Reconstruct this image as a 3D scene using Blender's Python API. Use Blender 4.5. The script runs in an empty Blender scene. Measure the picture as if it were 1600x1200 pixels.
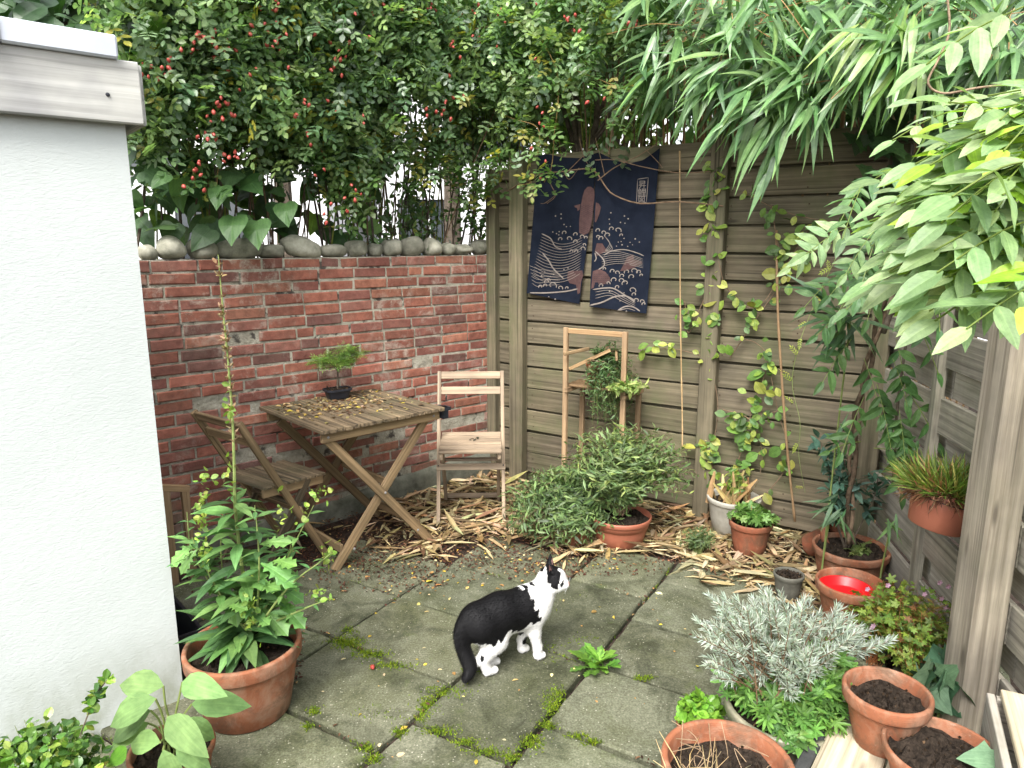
import bpy, math, random
import numpy as np
from mathutils import Vector, Matrix, Euler
rad = math.radians
SC = bpy.context.scene
COL = SC.collection
# ------------------------------------------------------------------ camera
CAM_H, PITCH, FPX = 1.6, rad(11.41), 1100.0
cam = bpy.data.cameras.new("camera"); cam.sensor_width = 36.0; cam.lens = 36.0*FPX/1600.0
cam.clip_start = 0.05; cam.clip_end = 600
camo = bpy.data.objects.new("camera", cam); COL.objects.link(camo)
camo.location = (0, 0, CAM_H); camo.rotation_euler = (rad(90)-PITCH, 0, 0)
SC.camera = camo
# ------------------------------------------------------------------ world and sun (overcast noon)
SUN_EL, SUN_ROT = rad(52), rad(200)
wd = bpy.data.worlds.new("World"); SC.world = wd; wd.use_nodes = True
nt = wd.node_tree; nt.nodes.clear()
sky = nt.nodes.new('ShaderNodeTexSky'); sky.sky_type = 'NISHITA'; sky.sun_disc = False
sky.sun_elevation = SUN_EL; sky.sun_rotation = SUN_ROT; sky.dust_density = 4.0; sky.air_density = 1.0; sky.ozone_density = 1.0
hs = nt.nodes.new('ShaderNodeHueSaturation'); hs.inputs['Saturation'].default_value = 0.22
bg = nt.nodes.new('ShaderNodeBackground'); bg.inputs['Strength'].default_value = 0.15
wo = nt.nodes.new('ShaderNodeOutputWorld')
nt.links.new(sky.outputs[0], hs.inputs['Color']); nt.links.new(hs.outputs[0], bg.inputs[0]); nt.links.new(bg.outputs[0], wo.inputs[0])
sl = bpy.data.lights.new("sun", 'SUN'); sl.energy = 1.35; sl.angle = rad(26); sl.color = (1.0, 0.965, 0.91)
so = bpy.data.objects.new("sun", sl); COL.objects.link(so)
so.location = (0, 0, 20)
# sun stands behind and a little to the left of the camera, high up
sdir = Vector((math.sin(SUN_ROT)*math.cos(SUN_EL), math.cos(SUN_ROT)*math.cos(SUN_EL), math.sin(SUN_EL)))
so.rotation_euler = sdir.to_track_quat('Z', 'Y').to_euler()
SC.view_settings.view_transform = 'Standard'; SC.view_settings.look = 'None'
SC.view_settings.gamma = 1.0; SC.view_settings.exposure = 1.72; SC.view_settings.use_curve_mapping = False
SC.cycles.max_bounces = 9; SC.cycles.diffuse_bounces = 6; SC.cycles.transparent_max_bounces = 8; SC.cycles.use_denoising = True

# ------------------------------------------------------------------ measuring helpers (photo pixels of the 1600x1200 original -> world)
cP, sP = math.cos(PITCH), math.sin(PITCH)
def ray(px, py):
    x = (px-800)/FPX; y = -(py-600)/FPX
    return np.array([x, cP+y*sP, -sP+y*cP])
def G(px, py, z=0.0):
    d = ray(px, py); t = (z-CAM_H)/d[2]; return np.array([d[0]*t, d[1]*t, z])
def AT(px, py, Y):
    d = ray(px, py); t = Y/d[1]; return np.array([d[0]*t, Y, CAM_H+d[2]*t])
def ONP(px, py, A, n):
    d = ray(px, py); t = (A[0]*n[0]+A[1]*n[1])/(d[0]*n[0]+d[1]*n[1]); return np.array([d[0]*t, d[1]*t, CAM_H+d[2]*t])
def mpp(p):                      # metres per photo pixel at p
    return (p[1]*cP-(p[2]-CAM_H)*sP)/FPX
def ZAT(p, py):                  # height over p's foot that shows in photo row py
    d = ray(800, py); return CAM_H+d[2]/d[1]*p[1]

# ------------------------------------------------------------------ mesh builder
class MB:
    def __init__(s): s.V=[]; s.Q=[]; s.T=[]; s.C=[]; s.GC=[]; s.qm=[]; s.tm=[]; s.n=0
    def add(s, v, q=None, t=None, col=(1,1,1), gc=None, mi=0):
        v=np.asarray(v,float).reshape(-1,3); k=len(v)
        s.V.append(v)
        c=np.ones((k,4)); c[:,:3]=np.asarray(col,float); s.C.append(c)
        s.GC.append(v.copy() if gc is None else np.asarray(gc,float))
        if q is not None and len(q):
            q=np.asarray(q,int).reshape(-1,4)+s.n; s.Q.append(q); s.qm.append(np.full(len(q),mi))
        if t is not None and len(t):
            t=np.asarray(t,int).reshape(-1,3)+s.n; s.T.append(t); s.tm.append(np.full(len(t),mi))
        s.n+=k
    def build(s, name, mats, parent=None, smooth=False, local=False):
        if not isinstance(mats,(list,tuple)): mats=[mats]
        V=np.concatenate(s.V) if s.V else np.zeros((0,3))
        off=np.zeros(3)
        if parent is not None and not local: off=np.array(parent.location)
        me=bpy.data.meshes.new(name)
        Q=np.concatenate(s.Q) if s.Q else np.zeros((0,4),int); T=np.concatenate(s.T) if s.T else np.zeros((0,3),int)
        mi=np.concatenate([*s.qm,*s.tm]) if (s.qm or s.tm) else np.zeros(0,int)
        me.vertices.add(len(V)); me.vertices.foreach_set('co',(V-off).ravel())
        loops=np.concatenate([Q.ravel(),T.ravel()]); me.loops.add(len(loops)); me.loops.foreach_set('vertex_index',loops)
        nq,ntr=len(Q),len(T); me.polygons.add(nq+ntr)
        ls=np.concatenate([np.arange(nq)*4, nq*4+np.arange(ntr)*3]); me.polygons.foreach_set('loop_start',ls)
        me.polygons.foreach_set('loop_total',np.concatenate([np.full(nq,4),np.full(ntr,3)]))
        me.polygons.foreach_set('material_index',mi)
        me.polygons.foreach_set('use_smooth',np.full(nq+ntr,bool(smooth)))
        ca=me.attributes.new('Col','FLOAT_COLOR','POINT'); ca.data.foreach_set('color',np.concatenate(s.C).ravel())
        ga=me.attributes.new('gc','FLOAT_VECTOR','POINT'); ga.data.foreach_set('vector',np.concatenate(s.GC).ravel())
        for m in mats: me.materials.append(m)
        me.update(); me.validate()
        o=bpy.data.objects.new(name,me); COL.objects.link(o)
        if parent is not None: o.parent=parent
        return o
def tag(o,label=None,cat=None,group=None,kind=None):
    if label: o['label']=label
    if cat: o['category']=cat
    if group: o['group']=group
    if kind: o['kind']=kind
    return o
def thing(name,label,cat,loc=(0,0,0),rz=0,group=None):
    o=bpy.data.objects.new(name,None); COL.objects.link(o); o.empty_display_size=.1
    o.location=[float(x) for x in loc]; o.rotation_euler=(0,0,rz); return tag(o,label,cat,group)
def copy_tree(o,parent=None):
    c=o.copy(); COL.objects.link(c)
    if parent is not None: c.parent=parent
    for ch in list(o.children): copy_tree(ch,c)
    return c
RS=np.random.RandomState
def unit(v): v=np.asarray(v,float); return v/(np.linalg.norm(v,axis=-1,keepdims=True)+1e-12)

BOXQ=[(0,1,3,2),(4,6,7,5),(0,4,5,1),(2,3,7,6),(0,2,6,4),(1,5,7,3)]
def board(mb,p0,p1,w,t,up=(0,0,1),col=(1,1,1),mi=0,bev=0.0025,seed=None,jit=0.0):
    """a plank from p0 to p1 (axis), w wide along 'up', t thick, bevelled long edges; grain coordinates run along it"""
    p0=np.asarray(p0,float); p1=np.asarray(p1,float); ax=p1-p0; L=np.linalg.norm(ax); ax/=L
    up=np.asarray(up,float); up=unit(up-ax*(up@ax)); sd=np.cross(ax,up)
    b=min(bev,w*.3,t*.3); hw,ht=w/2,t/2
    prof=[(-hw+b,-ht),(hw-b,-ht),(hw,-ht+b),(hw,ht-b),(hw-b,ht),(-hw+b,ht),(-hw,ht-b),(-hw,-ht+b)]
    ns=max(1,int(L/.25)) if jit else 1
    r=RS(seed) if seed is not None else RS(int(abs(p0.sum()*7919+p1.sum()*104729+w*1e4))%99991)
    o=r.uniform(-20,20,3); V=[];GC=[]
    ends=[0,b*.8]+[L*i/ns for i in range(1,ns)]+[L-b*.8,L]
    for i,s_ in enumerate(ends):
        k=(1-2*b/min(w,t)*.5) if i in (0,len(ends)-1) else 1.0
        ja,jb=(r.normal(0,jit),r.normal(0,jit)) if jit else (0,0)
        for (a,c) in prof:
            V.append(p0+ax*s_+up*(a*k+ja)+sd*(c*k+jb)); GC.append((s_+o[0],a+o[1],c+o[2]))
    q=[];n=len(ends)
    for i in range(n-1):
        for j in range(8): q.append((i*8+j,i*8+(j+1)%8,(i+1)*8+(j+1)%8,(i+1)*8+j))
    e=(n-1)*8
    q+=[(7,6,1,0),(6,5,2,1),(5,4,3,2)]; q+=[(e+0,e+1,e+6,e+7),(e+1,e+2,e+5,e+6),(e+2,e+3,e+4,e+5)]
    mb.add(V,q=q,col=col,gc=GC,mi=mi)
def box(mb,c,sz,rot=None,col=(1,1,1),mi=0):
    c=np.asarray(c,float); h=np.asarray(sz,float)/2
    v=np.array([[x,y,z] for x in(-1,1) for y in(-1,1) for z in(-1,1)])*h
    if rot is not None: v=v@np.asarray(rot).T
    mb.add(v+c,q=[(0,1,3,2),(4,6,7,5),(0,4,5,1),(2,3,7,6),(0,2,6,4),(1,5,7,3)],col=col,mi=mi)
def tube(mb,pts,r,n=6,col=(1,1,1),mi=0,cap=True):
    P=np.asarray(pts,float); m=len(P); r=np.broadcast_to(np.asarray(r,float),(m,)) if np.ndim(r)==0 else np.asarray(r,float)
    T=unit(np.gradient(P,axis=0)); ref=np.array([0.13,0.31,.94]) if abs(T[0,2])<.9 else np.array([1,.2,0.1])
    V=[];GC=[];u=np.cross(T[0],ref);u/=np.linalg.norm(u); s_=0
    for i in range(m):
        u=u-T[i]*(u@T[i]);u/=np.linalg.norm(u)+1e-12;w=np.cross(T[i],u)
        if i: s_+=np.linalg.norm(P[i]-P[i-1])
        for k in range(n):
            a=2*math.pi*k/n; V.append(P[i]+(u*math.cos(a)+w*math.sin(a))*r[i]); GC.append((s_,r[i]*math.cos(a),r[i]*math.sin(a)))
    q=[(i*n+k,i*n+(k+1)%n,(i+1)*n+(k+1)%n,(i+1)*n+k) for i in range(m-1) for k in range(n)]
    t=[]
    if cap:
        for k in range(1,n-1): t+=[(0,k+1,k),((m-1)*n,(m-1)*n+k,(m-1)*n+k+1)]
    mb.add(V,q=q,t=t,col=col,gc=GC,mi=mi)
def curve(pts,n=12):
    """smooth Catmull-Rom through pts"""
    P=np.asarray(pts,float); P=np.vstack([2*P[0]-P[1],P,2*P[-1]-P[-2]]); out=[]
    seg=len(P)-3
    for i in range(seg):
        a,b,c,d=P[i:i+4]
        for t in np.linspace(0,1,max(2,n//seg+1),endpoint=(i==seg-1)):
            out.append(.5*((2*b)+(-a+c)*t+(2*a-5*b+4*c-d)*t*t+(-a+3*b-3*c+d)*t**3))
    return np.array(out)
def lathe(mb,prof,n=40,c=(0,0,0),col=(1,1,1),mi=0,wob=0.0,tilt=None):
    prof=np.asarray(prof,float); m=len(prof); a=np.arange(n)*2*math.pi/n
    w=1+wob*np.sin(2*a+1)+wob*.5*np.sin(3*a)
    V=np.stack([prof[:,0][:,None]*np.cos(a)*w,prof[:,0][:,None]*np.sin(a)*w,np.repeat(prof[:,1][:,None],n,1)],-1).reshape(-1,3)
    GC=V.copy()
    if tilt is not None: V=V@np.asarray(tilt).T
    q=[(i*n+k,i*n+(k+1)%n,(i+1)*n+(k+1)%n,(i+1)*n+k) for i in range(m-1) for k in range(n)]
    mb.add(V+np.asarray(c,float),q=q,col=col,gc=GC,mi=mi)

# ------------------------------------------------------------------ leaves: templates (x along the leaf, y across, z up), unit length
def leaf_t(width,prof=(0,.75,1,.72,0),fold=.25,droop=.25,xs=None,wave=0.0):
    m=len(prof); xs=np.linspace(0,1,m) if xs is None else np.asarray(xs)
    V=[];q=[];t=[]
    for i,(x,p) in enumerate(zip(xs,prof)):
        h=p*width/2; z=-droop*x*x
        V+=[(x,0,z),(x-.0,h,z+h*fold+wave*math.sin(i*2.3)),(x-.0,-h,z+h*fold-wave*math.sin(i*2.9))]
    for i in range(m-1):
        a,b=i*3,(i+1)*3
        q+=[(a,b,b+1,a+1),(a+2,b+2,b,a)]
    return np.array(V),np.array(q),np.zeros((0,3),int)
def fan_t(outline,fold=0.0,cup=0.0):
    o=np.asarray(outline,float); V=[(.0+.35,0,0)]+[(x,y,-cup*((x-.35)**2+y*y)+fold*abs(y)) for x,y in o]
    n=len(o); t=[(0,1+i,1+(i+1)%n) for i in range(n)]
    return np.array(V),np.zeros((0,4),int),np.array(t)
def compound_t(tmpl,n,size,spread=1.0,ang=55,term=True,droop=.2):
    """a feather leaf: n pairs of leaflets on a midrib"""
    V0,Q0,T0=tmpl; Vs=[];Qs=[];Ts=[];k=0
    def put(px,a,s_):
        nonlocal k
        c,sn=math.cos(a),math.sin(a); V=V0*s_; W=np.stack([V[:,0]*c-V[:,1]*sn+px,V[:,0]*sn+V[:,1]*c,V[:,2]-droop*px*px],1)
        Vs.append(W); Qs.append(Q0+k); Ts.append(T0+k); k+=len(V)
    for i in range(n):
        x=.18+.75*i/max(1,n-.3)
        put(x,rad(ang),size*(1-.25*abs(i/n-.4))); put(x+.02,-rad(ang),size*(1-.2*abs(i/n-.4)))
    if term: put(1-size*.35,0,size)
    # rachis
    V=np.array([(0,.006,0),(0,-.006,0),(1,-.003,-droop),(1,.003,-droop)]); Vs.append(V); Qs.append(np.array([(0,1,2,3)])+k)
    return np.concatenate(Vs),np.concatenate(Qs),np.concatenate([t for t in Ts]) if Ts else np.zeros((0,3),int)
def scatter(mb,tmpl,P,X,Z,S,C,mi=0,bend=None,r=None):
    """N leaves: position P, direction X, upper side about Z, size S, colour C"""
    V0,Q0,T0=tmpl; N=len(P)
    if N==0: return
    X=unit(X); Z=np.asarray(Z,float); Y=unit(np.cross(Z,X)); Zn=np.cross(X,Y)
    S=np.broadcast_to(np.asarray(S,float),(N,))
    L=np.repeat(V0[None],N,0)
    if bend is not None:
        L=L.copy(); L[:,:,2]-=np.asarray(bend)[:,None]*L[:,:,0]**2
    W=(L[:,:,0:1]*X[:,None]+L[:,:,1:2]*Y[:,None]+L[:,:,2:3]*Zn[:,None])*S[:,None,None]+np.asarray(P)[:,None]
    k=len(V0); off=(np.arange(N)*k)[:,None,None]
    q=(Q0[None]+off).reshape(-1,4) if len(Q0) else None
    t=(T0[None]+off).reshape(-1,3) if len(T0) else None
    rr=RS(N)
    gc=np.repeat(V0[None],N,0)+rr.uniform(-30,30,(N,1,3))*np.array([0,0,1.])
    mb.add(W.reshape(-1,3),q=q,t=t,col=np.repeat(np.asarray(C)[:,None],k,1).reshape(-1,3),gc=gc.reshape(-1,3),mi=mi)
def pal(r,N,cols,w=None,jit=.18):
    cols=np.asarray(cols,float); i=r.choice(len(cols),N,p=w); f=np.exp(r.normal(0,jit,(N,1)))
    return cols[i]*f*np.exp(r.normal(0,jit*.3,(N,3)))
def rdir(r,N): return unit(r.normal(0,1,(N,3)))
def clumps(r,N,centers,radii,power=1.5):
    """points in leafy clumps, denser at the outside"""
    i=r.randint(0,len(centers),N); d=rdir(r,N); rr=r.uniform(0,1,(N,1))**(1/power)
    return np.asarray(centers)[i]+d*rr*np.asarray(radii)[i], d, i
# ------------------------------------------------------------------ materials
def newmat(name):
    m=bpy.data.materials.new(name); m.use_nodes=True; n=m.node_tree; n.nodes.clear()
    out=n.nodes.new('ShaderNodeOutputMaterial'); b=n.nodes.new('ShaderNodeBsdfPrincipled'); n.links.new(b.outputs[0],out.inputs[0])
    return m,n,b,out
class NT:
    def __init__(s,n): s.n=n
    def node(s,t,**k):
        x=s.n.nodes.new(t)
        for a,b in k.items(): setattr(x,a,b)
        return x
    def link(s,a,b): s.n.links.new(a,b)
    def attr(s,name): return s.node('ShaderNodeAttribute',attribute_name=name)
    def noise(s,vec,scale,detail=4,rough=.6,dist=0):
        x=s.node('ShaderNodeTexNoise'); x.inputs['Scale'].default_value=scale; x.inputs['Detail'].default_value=detail
        x.inputs['Roughness'].default_value=rough; x.inputs['Distortion'].default_value=dist
        if vec is not None: s.link(vec,x.inputs['Vector'])
        return x.outputs['Fac']
    def ramp(s,fac,stops,interp='LINEAR'):
        x=s.node('ShaderNodeValToRGB'); e=x.color_ramp; e.interpolation=interp
        while len(e.elements)<len(stops): e.elements.new(.5)
        for el,(p,c) in zip(e.elements,stops):
            el.position=p; el.color=(*(c if hasattr(c,'__len__') else (c,c,c)),1)
        s.link(fac,x.inputs[0]); return x.outputs[0]
    def mix(s,fac,a,b,mode='MIX'):
        x=s.node('ShaderNodeMix',data_type='RGBA',blend_type=mode)
        for v,i in ((fac,0),(a,6),(b,7)):
            if hasattr(v,'is_output') or isinstance(v,bpy.types.NodeSocket): s.link(v,x.inputs[i])
            elif i==0: x.inputs[0].default_value=v
            else: x.inputs[i].default_value=(*v,1)
        return x.outputs[2]
    def mapping(s,vec,scale=(1,1,1),loc=(0,0,0)):
        x=s.node('ShaderNodeMapping'); x.inputs['Scale'].default_value=scale; x.inputs['Location'].default_value=loc; s.link(vec,x.inputs[0]); return x.outputs[0]
    def math(s,op,a,b=0.0,clamp=False):
        x=s.node('ShaderNodeMath',operation=op,use_clamp=clamp)
        for v,i in ((a,0),(b,1)):
            if isinstance(v,bpy.types.NodeSocket): s.link(v,x.inputs[i])
            else: x.inputs[i].default_value=v
        return x.outputs[0]
    def bump(s,h,strength=.3,dist=.01,nrm=None):
        x=s.node('ShaderNodeBump'); x.inputs['Strength'].default_value=strength; x.inputs['Distance'].default_value=dist; s.link(h,x.inputs['Height'])
        if nrm is not None: s.link(nrm,x.inputs['Normal'])
        return x.outputs[0]
    def pos(s): return s.node('ShaderNodeNewGeometry').outputs['Position']
    def obj(s): return s.node('ShaderNodeTexCoord').outputs['Object']

def leafmat(name,trans=.35,rough=.45,vein=.25,spec=.5):
    m,n,b,out=newmat(name); t=NT(n); a=t.attr('Col'); gc=t.attr('gc').outputs['Vector']
    nz=t.noise(gc,3.0,3); sh=t.ramp(nz,[(.3,(.72,.75,.7)),(.7,(1.2,1.18,1.1))])
    c=t.mix(1.0,a.outputs['Color'],sh,'MULTIPLY')
    st=t.noise(t.mapping(gc,(2.2,24,1)),1.0,2); c=t.mix(1.0,c,t.ramp(st,[(.35,(.86,.88,.84)),(.65,(1.10,1.08,1.06))]),'MULTIPLY')
    sx=t.node('ShaderNodeSeparateXYZ'); t.link(gc,sx.inputs[0]); ay=t.math('ABSOLUTE',sx.outputs[1])
    ch=t.math('SINE',t.math('MULTIPLY',t.math('SUBTRACT',sx.outputs[0],t.math('MULTIPLY',ay,.8)),62.0)); c=t.mix(t.math('MULTIPLY',t.ramp(ch,[(.55,0.0),(.98,1.0)]),vein*.9),c,t.mix(1.0,c,(.66,.7,.6),'MULTIPLY'))
    mr=t.ramp(ay,[(0,1.0),(.02,0.0)]); c2=t.mix(t.math('MULTIPLY',mr,vein),c,t.mix(1.0,c,(1.9,1.8,1.6),'MULTIPLY'))
    t.link(c2,b.inputs['Base Color']); b.inputs['Roughness'].default_value=rough; b.inputs['Specular IOR Level'].default_value=spec
    tr=t.node('ShaderNodeBsdfTranslucent'); t.link(t.mix(1.0,c2,(1.25,1.35,.6),'MULTIPLY'),tr.inputs[0])
    ms=t.node('ShaderNodeMixShader'); ms.inputs[0].default_value=trans; t.link(b.outputs[0],ms.inputs[1]); t.link(tr.outputs[0],ms.inputs[2]); t.link(ms.outputs[0],out.inputs[0])
    return m
def woodmat(name,dark,light,rough=.75,green=None,gscale=1.0,greyz=None,bump=.5):
    m,n,b,out=newmat(name); t=NT(n); a=t.attr('Col'); gc=t.attr('gc').outputs['Vector']
    v=t.mapping(gc,(1.6*gscale,64*gscale,64*gscale)); g1=t.noise(v,1.0,5,.65,.6)
    v2=t.mapping(gc,(.9,9,9)); w=t.node('ShaderNodeTexWave',wave_type='RINGS',rings_direction='X'); t.link(v2,w.inputs['Vector'])
    w.inputs['Scale'].default_value=1.1; w.inputs['Distortion'].default_value=7; w.inputs['Detail'].default_value=3; w.inputs['Detail Scale'].default_value=.7
    f=t.math('ADD',t.math('MULTIPLY',g1,.86),t.math('MULTIPLY',w.outputs['Fac'],.12))
    c=t.ramp(f,[(.28,dark),(.72,light)])
    blot=t.noise(gc,3.5,4); c=t.mix(1.0,c,t.ramp(blot,[(.3,(.72,.72,.74)),(.7,(1.15,1.14,1.1))]),'MULTIPLY')
    v3=t.mapping(gc,(.8,6,6)); streak=t.noise(v3,4,3); c=t.mix(1.0,c,t.ramp(streak,[(.3,(.86,.86,.86)),(.65,(1.05,1.05,1.05))]),'MULTIPLY')
    if green is not None:
        gm=t.ramp(t.noise(t.pos(),3.1,5,.65),[(.47,0.0),(.68,green[1])]); c=t.mix(gm,c,green[0])
    # dark cracks along the grain
    v4=t.mapping(gc,(.7,60,60)); cr=t.noise(v4,1.0,2,.5); c=t.mix(t.ramp(cr,[(.27,.75),(.36,0.0)]),c,tuple(x*.35 for x in dark))
    kv=t.node('ShaderNodeTexVoronoi'); kv.inputs['Scale'].default_value=1.0; t.link(t.mapping(gc,(2.3,10,10)),kv.inputs['Vector']); kn=t.ramp(kv.outputs['Distance'],[(.05,.85),(.13,0.0)]); c=t.mix(kn,c,tuple(x*.55 for x in dark))
    c=t.mix(1.0,c,a.outputs['Color'],'MULTIPLY'); t.link(c,b.inputs['Base Color'])
    b.inputs['Roughness'].default_value=rough; b.inputs['Specular IOR Level'].default_value=.25
    t.link(t.bump(t.math('ADD',f,t.math('MULTIPLY',cr,.5)),bump,.004),b.inputs['Normal'])
    return m
def simplemat(name,c0,c1,scale=8,rough=.7,bump=.2,bscale=60,spec=.3,usecol=True,bdist=.004,detail=5):
    m,n,b,out=newmat(name); t=NT(n); o=t.attr('gc').outputs['Vector']
    c=t.ramp(t.noise(o,scale,detail,.65),[(.3,c0),(.7,c1)])
    if usecol: c=t.mix(1.0,c,t.attr('Col').outputs['Color'],'MULTIPLY')
    t.link(c,b.inputs['Base Color']); b.inputs['Roughness'].default_value=rough; b.inputs['Specular IOR Level'].default_value=spec
    if bump: t.link(t.bump(t.noise(o,bscale,4,.6),bump,bdist),b.inputs['Normal'])
    return m

M={}
# paving slab
m,n,b,out=newmat('mossy_concrete'); t=NT(n); p=t.pos(); cc=t.attr('Col').outputs['Color']
fine=t.noise(p,140,4,.75); c=t.ramp(fine,[(.3,(.070,.073,.048)),(.5,(.142,.146,.098)),(.72,(.235,.238,.175))])
mos=t.noise(p,3.4,6,.68,.4); c=t.mix(t.ramp(mos,[(.42,0.0),(.66,.85)]),c,t.mix(1.0,c,(.50,.53,.36),'MULTIPLY'))
dk=t.noise(t.mapping(p,(1,1,1),(7,3,1)),5.0,5,.7,.6); c=t.mix(t.ramp(dk,[(.46,0.0),(.64,.85)]),c,t.mix(1.0,c,(.36,.38,.33),'MULTIPLY'))
vo=t.node('ShaderNodeTexVoronoi'); vo.inputs['Scale'].default_value=95; t.link(p,vo.inputs['Vector'])
pick=t.ramp(vo.outputs['Color'],[(.62,0.0),(.70,1.0)]); dot=t.math('MULTIPLY',t.ramp(vo.outputs['Distance'],[(.16,1.0),(.3,0.0)]),t.math('MULTIPLY',pick,t.ramp(t.noise(p,9,2),[(.4,0.05),(.6,.75)])))
c=t.mix(dot,c,(.46,.44,.36)); 
gm=t.noise(t.mapping(p,(1,1,1),(2,9,4)),8,5,.7); c=t.mix(t.ramp(gm,[(.60,0.0),(.75,.55)]),c,(.075,.105,.022))
c=t.mix(1.0,c,cc,'MULTIPLY'); t.link(c,b.inputs['Base Color']); b.inputs['Roughness'].default_value=.86; b.inputs['Specular IOR Level'].default_value=.25
t.link(t.bump(t.math('ADD',fine,t.math('MULTIPLY',mos,.7)),.55,.006),b.inputs['Normal']); M['slab']=m
M['soil']=simplemat('dark_soil',(.008,.006,.0045),(.045,.033,.024),60,.95,.9,45,.15,True,.02)
M['groundsoil']=simplemat('garden_soil',(.015,.010,.008),(.075,.055,.042),28,.95,.9,70,.15,True,.02)
M['moss']=leafmat('moss',.2,.8,0,.1)
# render wall
m,n,b,out=newmat('white_render'); t=NT(n); p=t.pos()
c=t.ramp(t.noise(p,1.3,5,.6),[(.3,(.43,.463,.447)),(.7,(.485,.515,.50))])
sx=t.node('ShaderNodeSeparateXYZ'); t.link(p,sx.inputs[0])
low=t.math('MULTIPLY',t.ramp(sx.outputs[2],[(0.0,1.0),(.32,0.0)]),t.ramp(t.noise(t.mapping(p,(1,1,.5)),7,5,.7),[(.38,0.1),(.62,.8)]))
c=t.mix(low,c,(.22,.24,.17)); st=t.noise(t.mapping(p,(9,9,.8)),1.0,5,.7); c=t.mix(t.ramp(st,[(.55,0.0),(.8,.22)]),c,(.42,.43,.40))
t.link(c,b.inputs['Base Color']); b.inputs['Roughness'].default_value=.9; b.inputs['Specular IOR Level'].default_value=.2
st2=t.noise(t.mapping(p,(60,60,150)),1.0,4,.6,.8); st3=t.noise(p,9,3)
t.link(t.bump(t.math('ADD',st2,t.math('MULTIPLY',st3,.9)),.30,.006),b.inputs['Normal']); M['render']=m
M['fascia']=woodmat('weathered_white_paint',(.33,.33,.31),(.49,.49,.465),.8,None,.8,None,.3)
M['metal']=simplemat('zinc_trim',(.42,.45,.50),(.52,.55,.60),5,.4,.1,80,.5)
# bricks and mortar
m,n,b,out=newmat('red_brick'); t=NT(n); p=t.pos(); cc=t.attr('Col').outputs['Color']; gc=t.attr('gc').outputs['Vector']
nz=t.noise(gc,22,5,.65); c=t.mix(1.0,cc,t.ramp(nz,[(.25,(.55,.5,.5)),(.6,(1.05,1.05,1.05)),(.8,(1.4,1.35,1.3))]),'MULTIPLY')
vs=t.noise(t.mapping(gc,(30,30,3)),1.0,3); c=t.mix(t.ramp(vs,[(.55,0.0),(.75,.35)]),c,t.mix(1.0,c,(.6,.5,.5),'MULTIPLY'))
ef=t.noise(p,5.5,7,.78,.3); ef2=t.noise(t.mapping(p,(1,1,1),(4,4,4)),1.6,3)
em=t.math('MULTIPLY',t.ramp(ef,[(.51,0.0),(.65,.85)]),t.ramp(ef2,[(.42,0.06),(.60,1.0)])); c=t.mix(em,c,(.46,.41,.34))
sx=t.node('ShaderNodeSeparateXYZ'); t.link(p,sx.inputs[0])
gr=t.math('MULTIPLY',t.ramp(sx.outputs[2],[(0.05,.8),(.5,.12)]),t.ramp(t.noise(p,6,5,.7),[(.42,0.0),(.62,1.0)])); c=t.mix(gr,c,(.13,.135,.10))
topd=t.math('MULTIPLY',t.ramp(sx.outputs[2],[(1.30/2,0.0),(1.5/2,.0)]),1.0)
t.link(c,b.inputs['Base Color']); b.inputs['Roughness'].default_value=.88; b.inputs['Specular IOR Level'].default_value=.2
t.link(t.bump(t.math('ADD',nz,t.math('MULTIPLY',ef,.8)),.7,.006),b.inputs['Normal']); M['brick']=m
m,n,b,out=newmat('old_mortar'); t=NT(n); p=t.pos()
c=t.ramp(t.noise(p,16,6,.7),[(.3,(.18,.165,.125)),(.5,(.36,.335,.265)),(.75,(.50,.47,.39))]); ho=t.noise(p,13,3,.6); c=t.mix(t.ramp(ho,[(.34,.85),(.42,0.0)]),c,(.03,.022,.02))
t.link(c,b.inputs['Base Color']); b.inputs['Roughness'].default_value=.95; t.link(t.bump(t.noise(p,45,5,.7),1.0,.015),b.inputs['Normal']); M['mortar']=m
M['plinth']=simplemat('mossy_plinth',(.06,.062,.045),(.20,.20,.16),9,.95,.8,50,.2)
M['stone']=simplemat('fieldstone',(.13,.13,.10),(.38,.365,.31),13,.85,.7,40,.3)
M['fence']=woodmat('weathered_fence_wood',(.080,.068,.044),(.20,.17,.118),.8,((.085,.10,.045),.55))
M['fence_grey']=woodmat('grey_fence_wood',(.21,.19,.165),(.50,.465,.40),.8,((.10,.12,.06),.4))
M['post']=woodmat('grey_post_wood',(.165,.14,.105),(.40,.355,.28),.8,((.16,.16,.10),.25),1.0,None,.7)
M['teak']=woodmat('weathered_teak',(.13,.085,.045),(.40,.28,.155),.7,((.12,.11,.06),.3))
M['teak_pale']=woodmat('bleached_teak',(.21,.155,.105),(.48,.375,.27),.75,None)
M['teak_dark']=woodmat('mouldy_teak',(.03,.024,.018),(.30,.225,.14),.8,((.07,.075,.04),.5))
M['oak']=woodmat('orange_brown_lath',(.20,.125,.065),(.46,.32,.19),.75,None)
M['plank']=woodmat('bare_pale_plank',(.36,.30,.21),(.68,.60,.45),.8,((.25,.26,.15),.3))
M['char']=simplemat('blackened_wood',(.02,.021,.021),(.07,.072,.07),12,.85,.5,50,.2)
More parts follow.
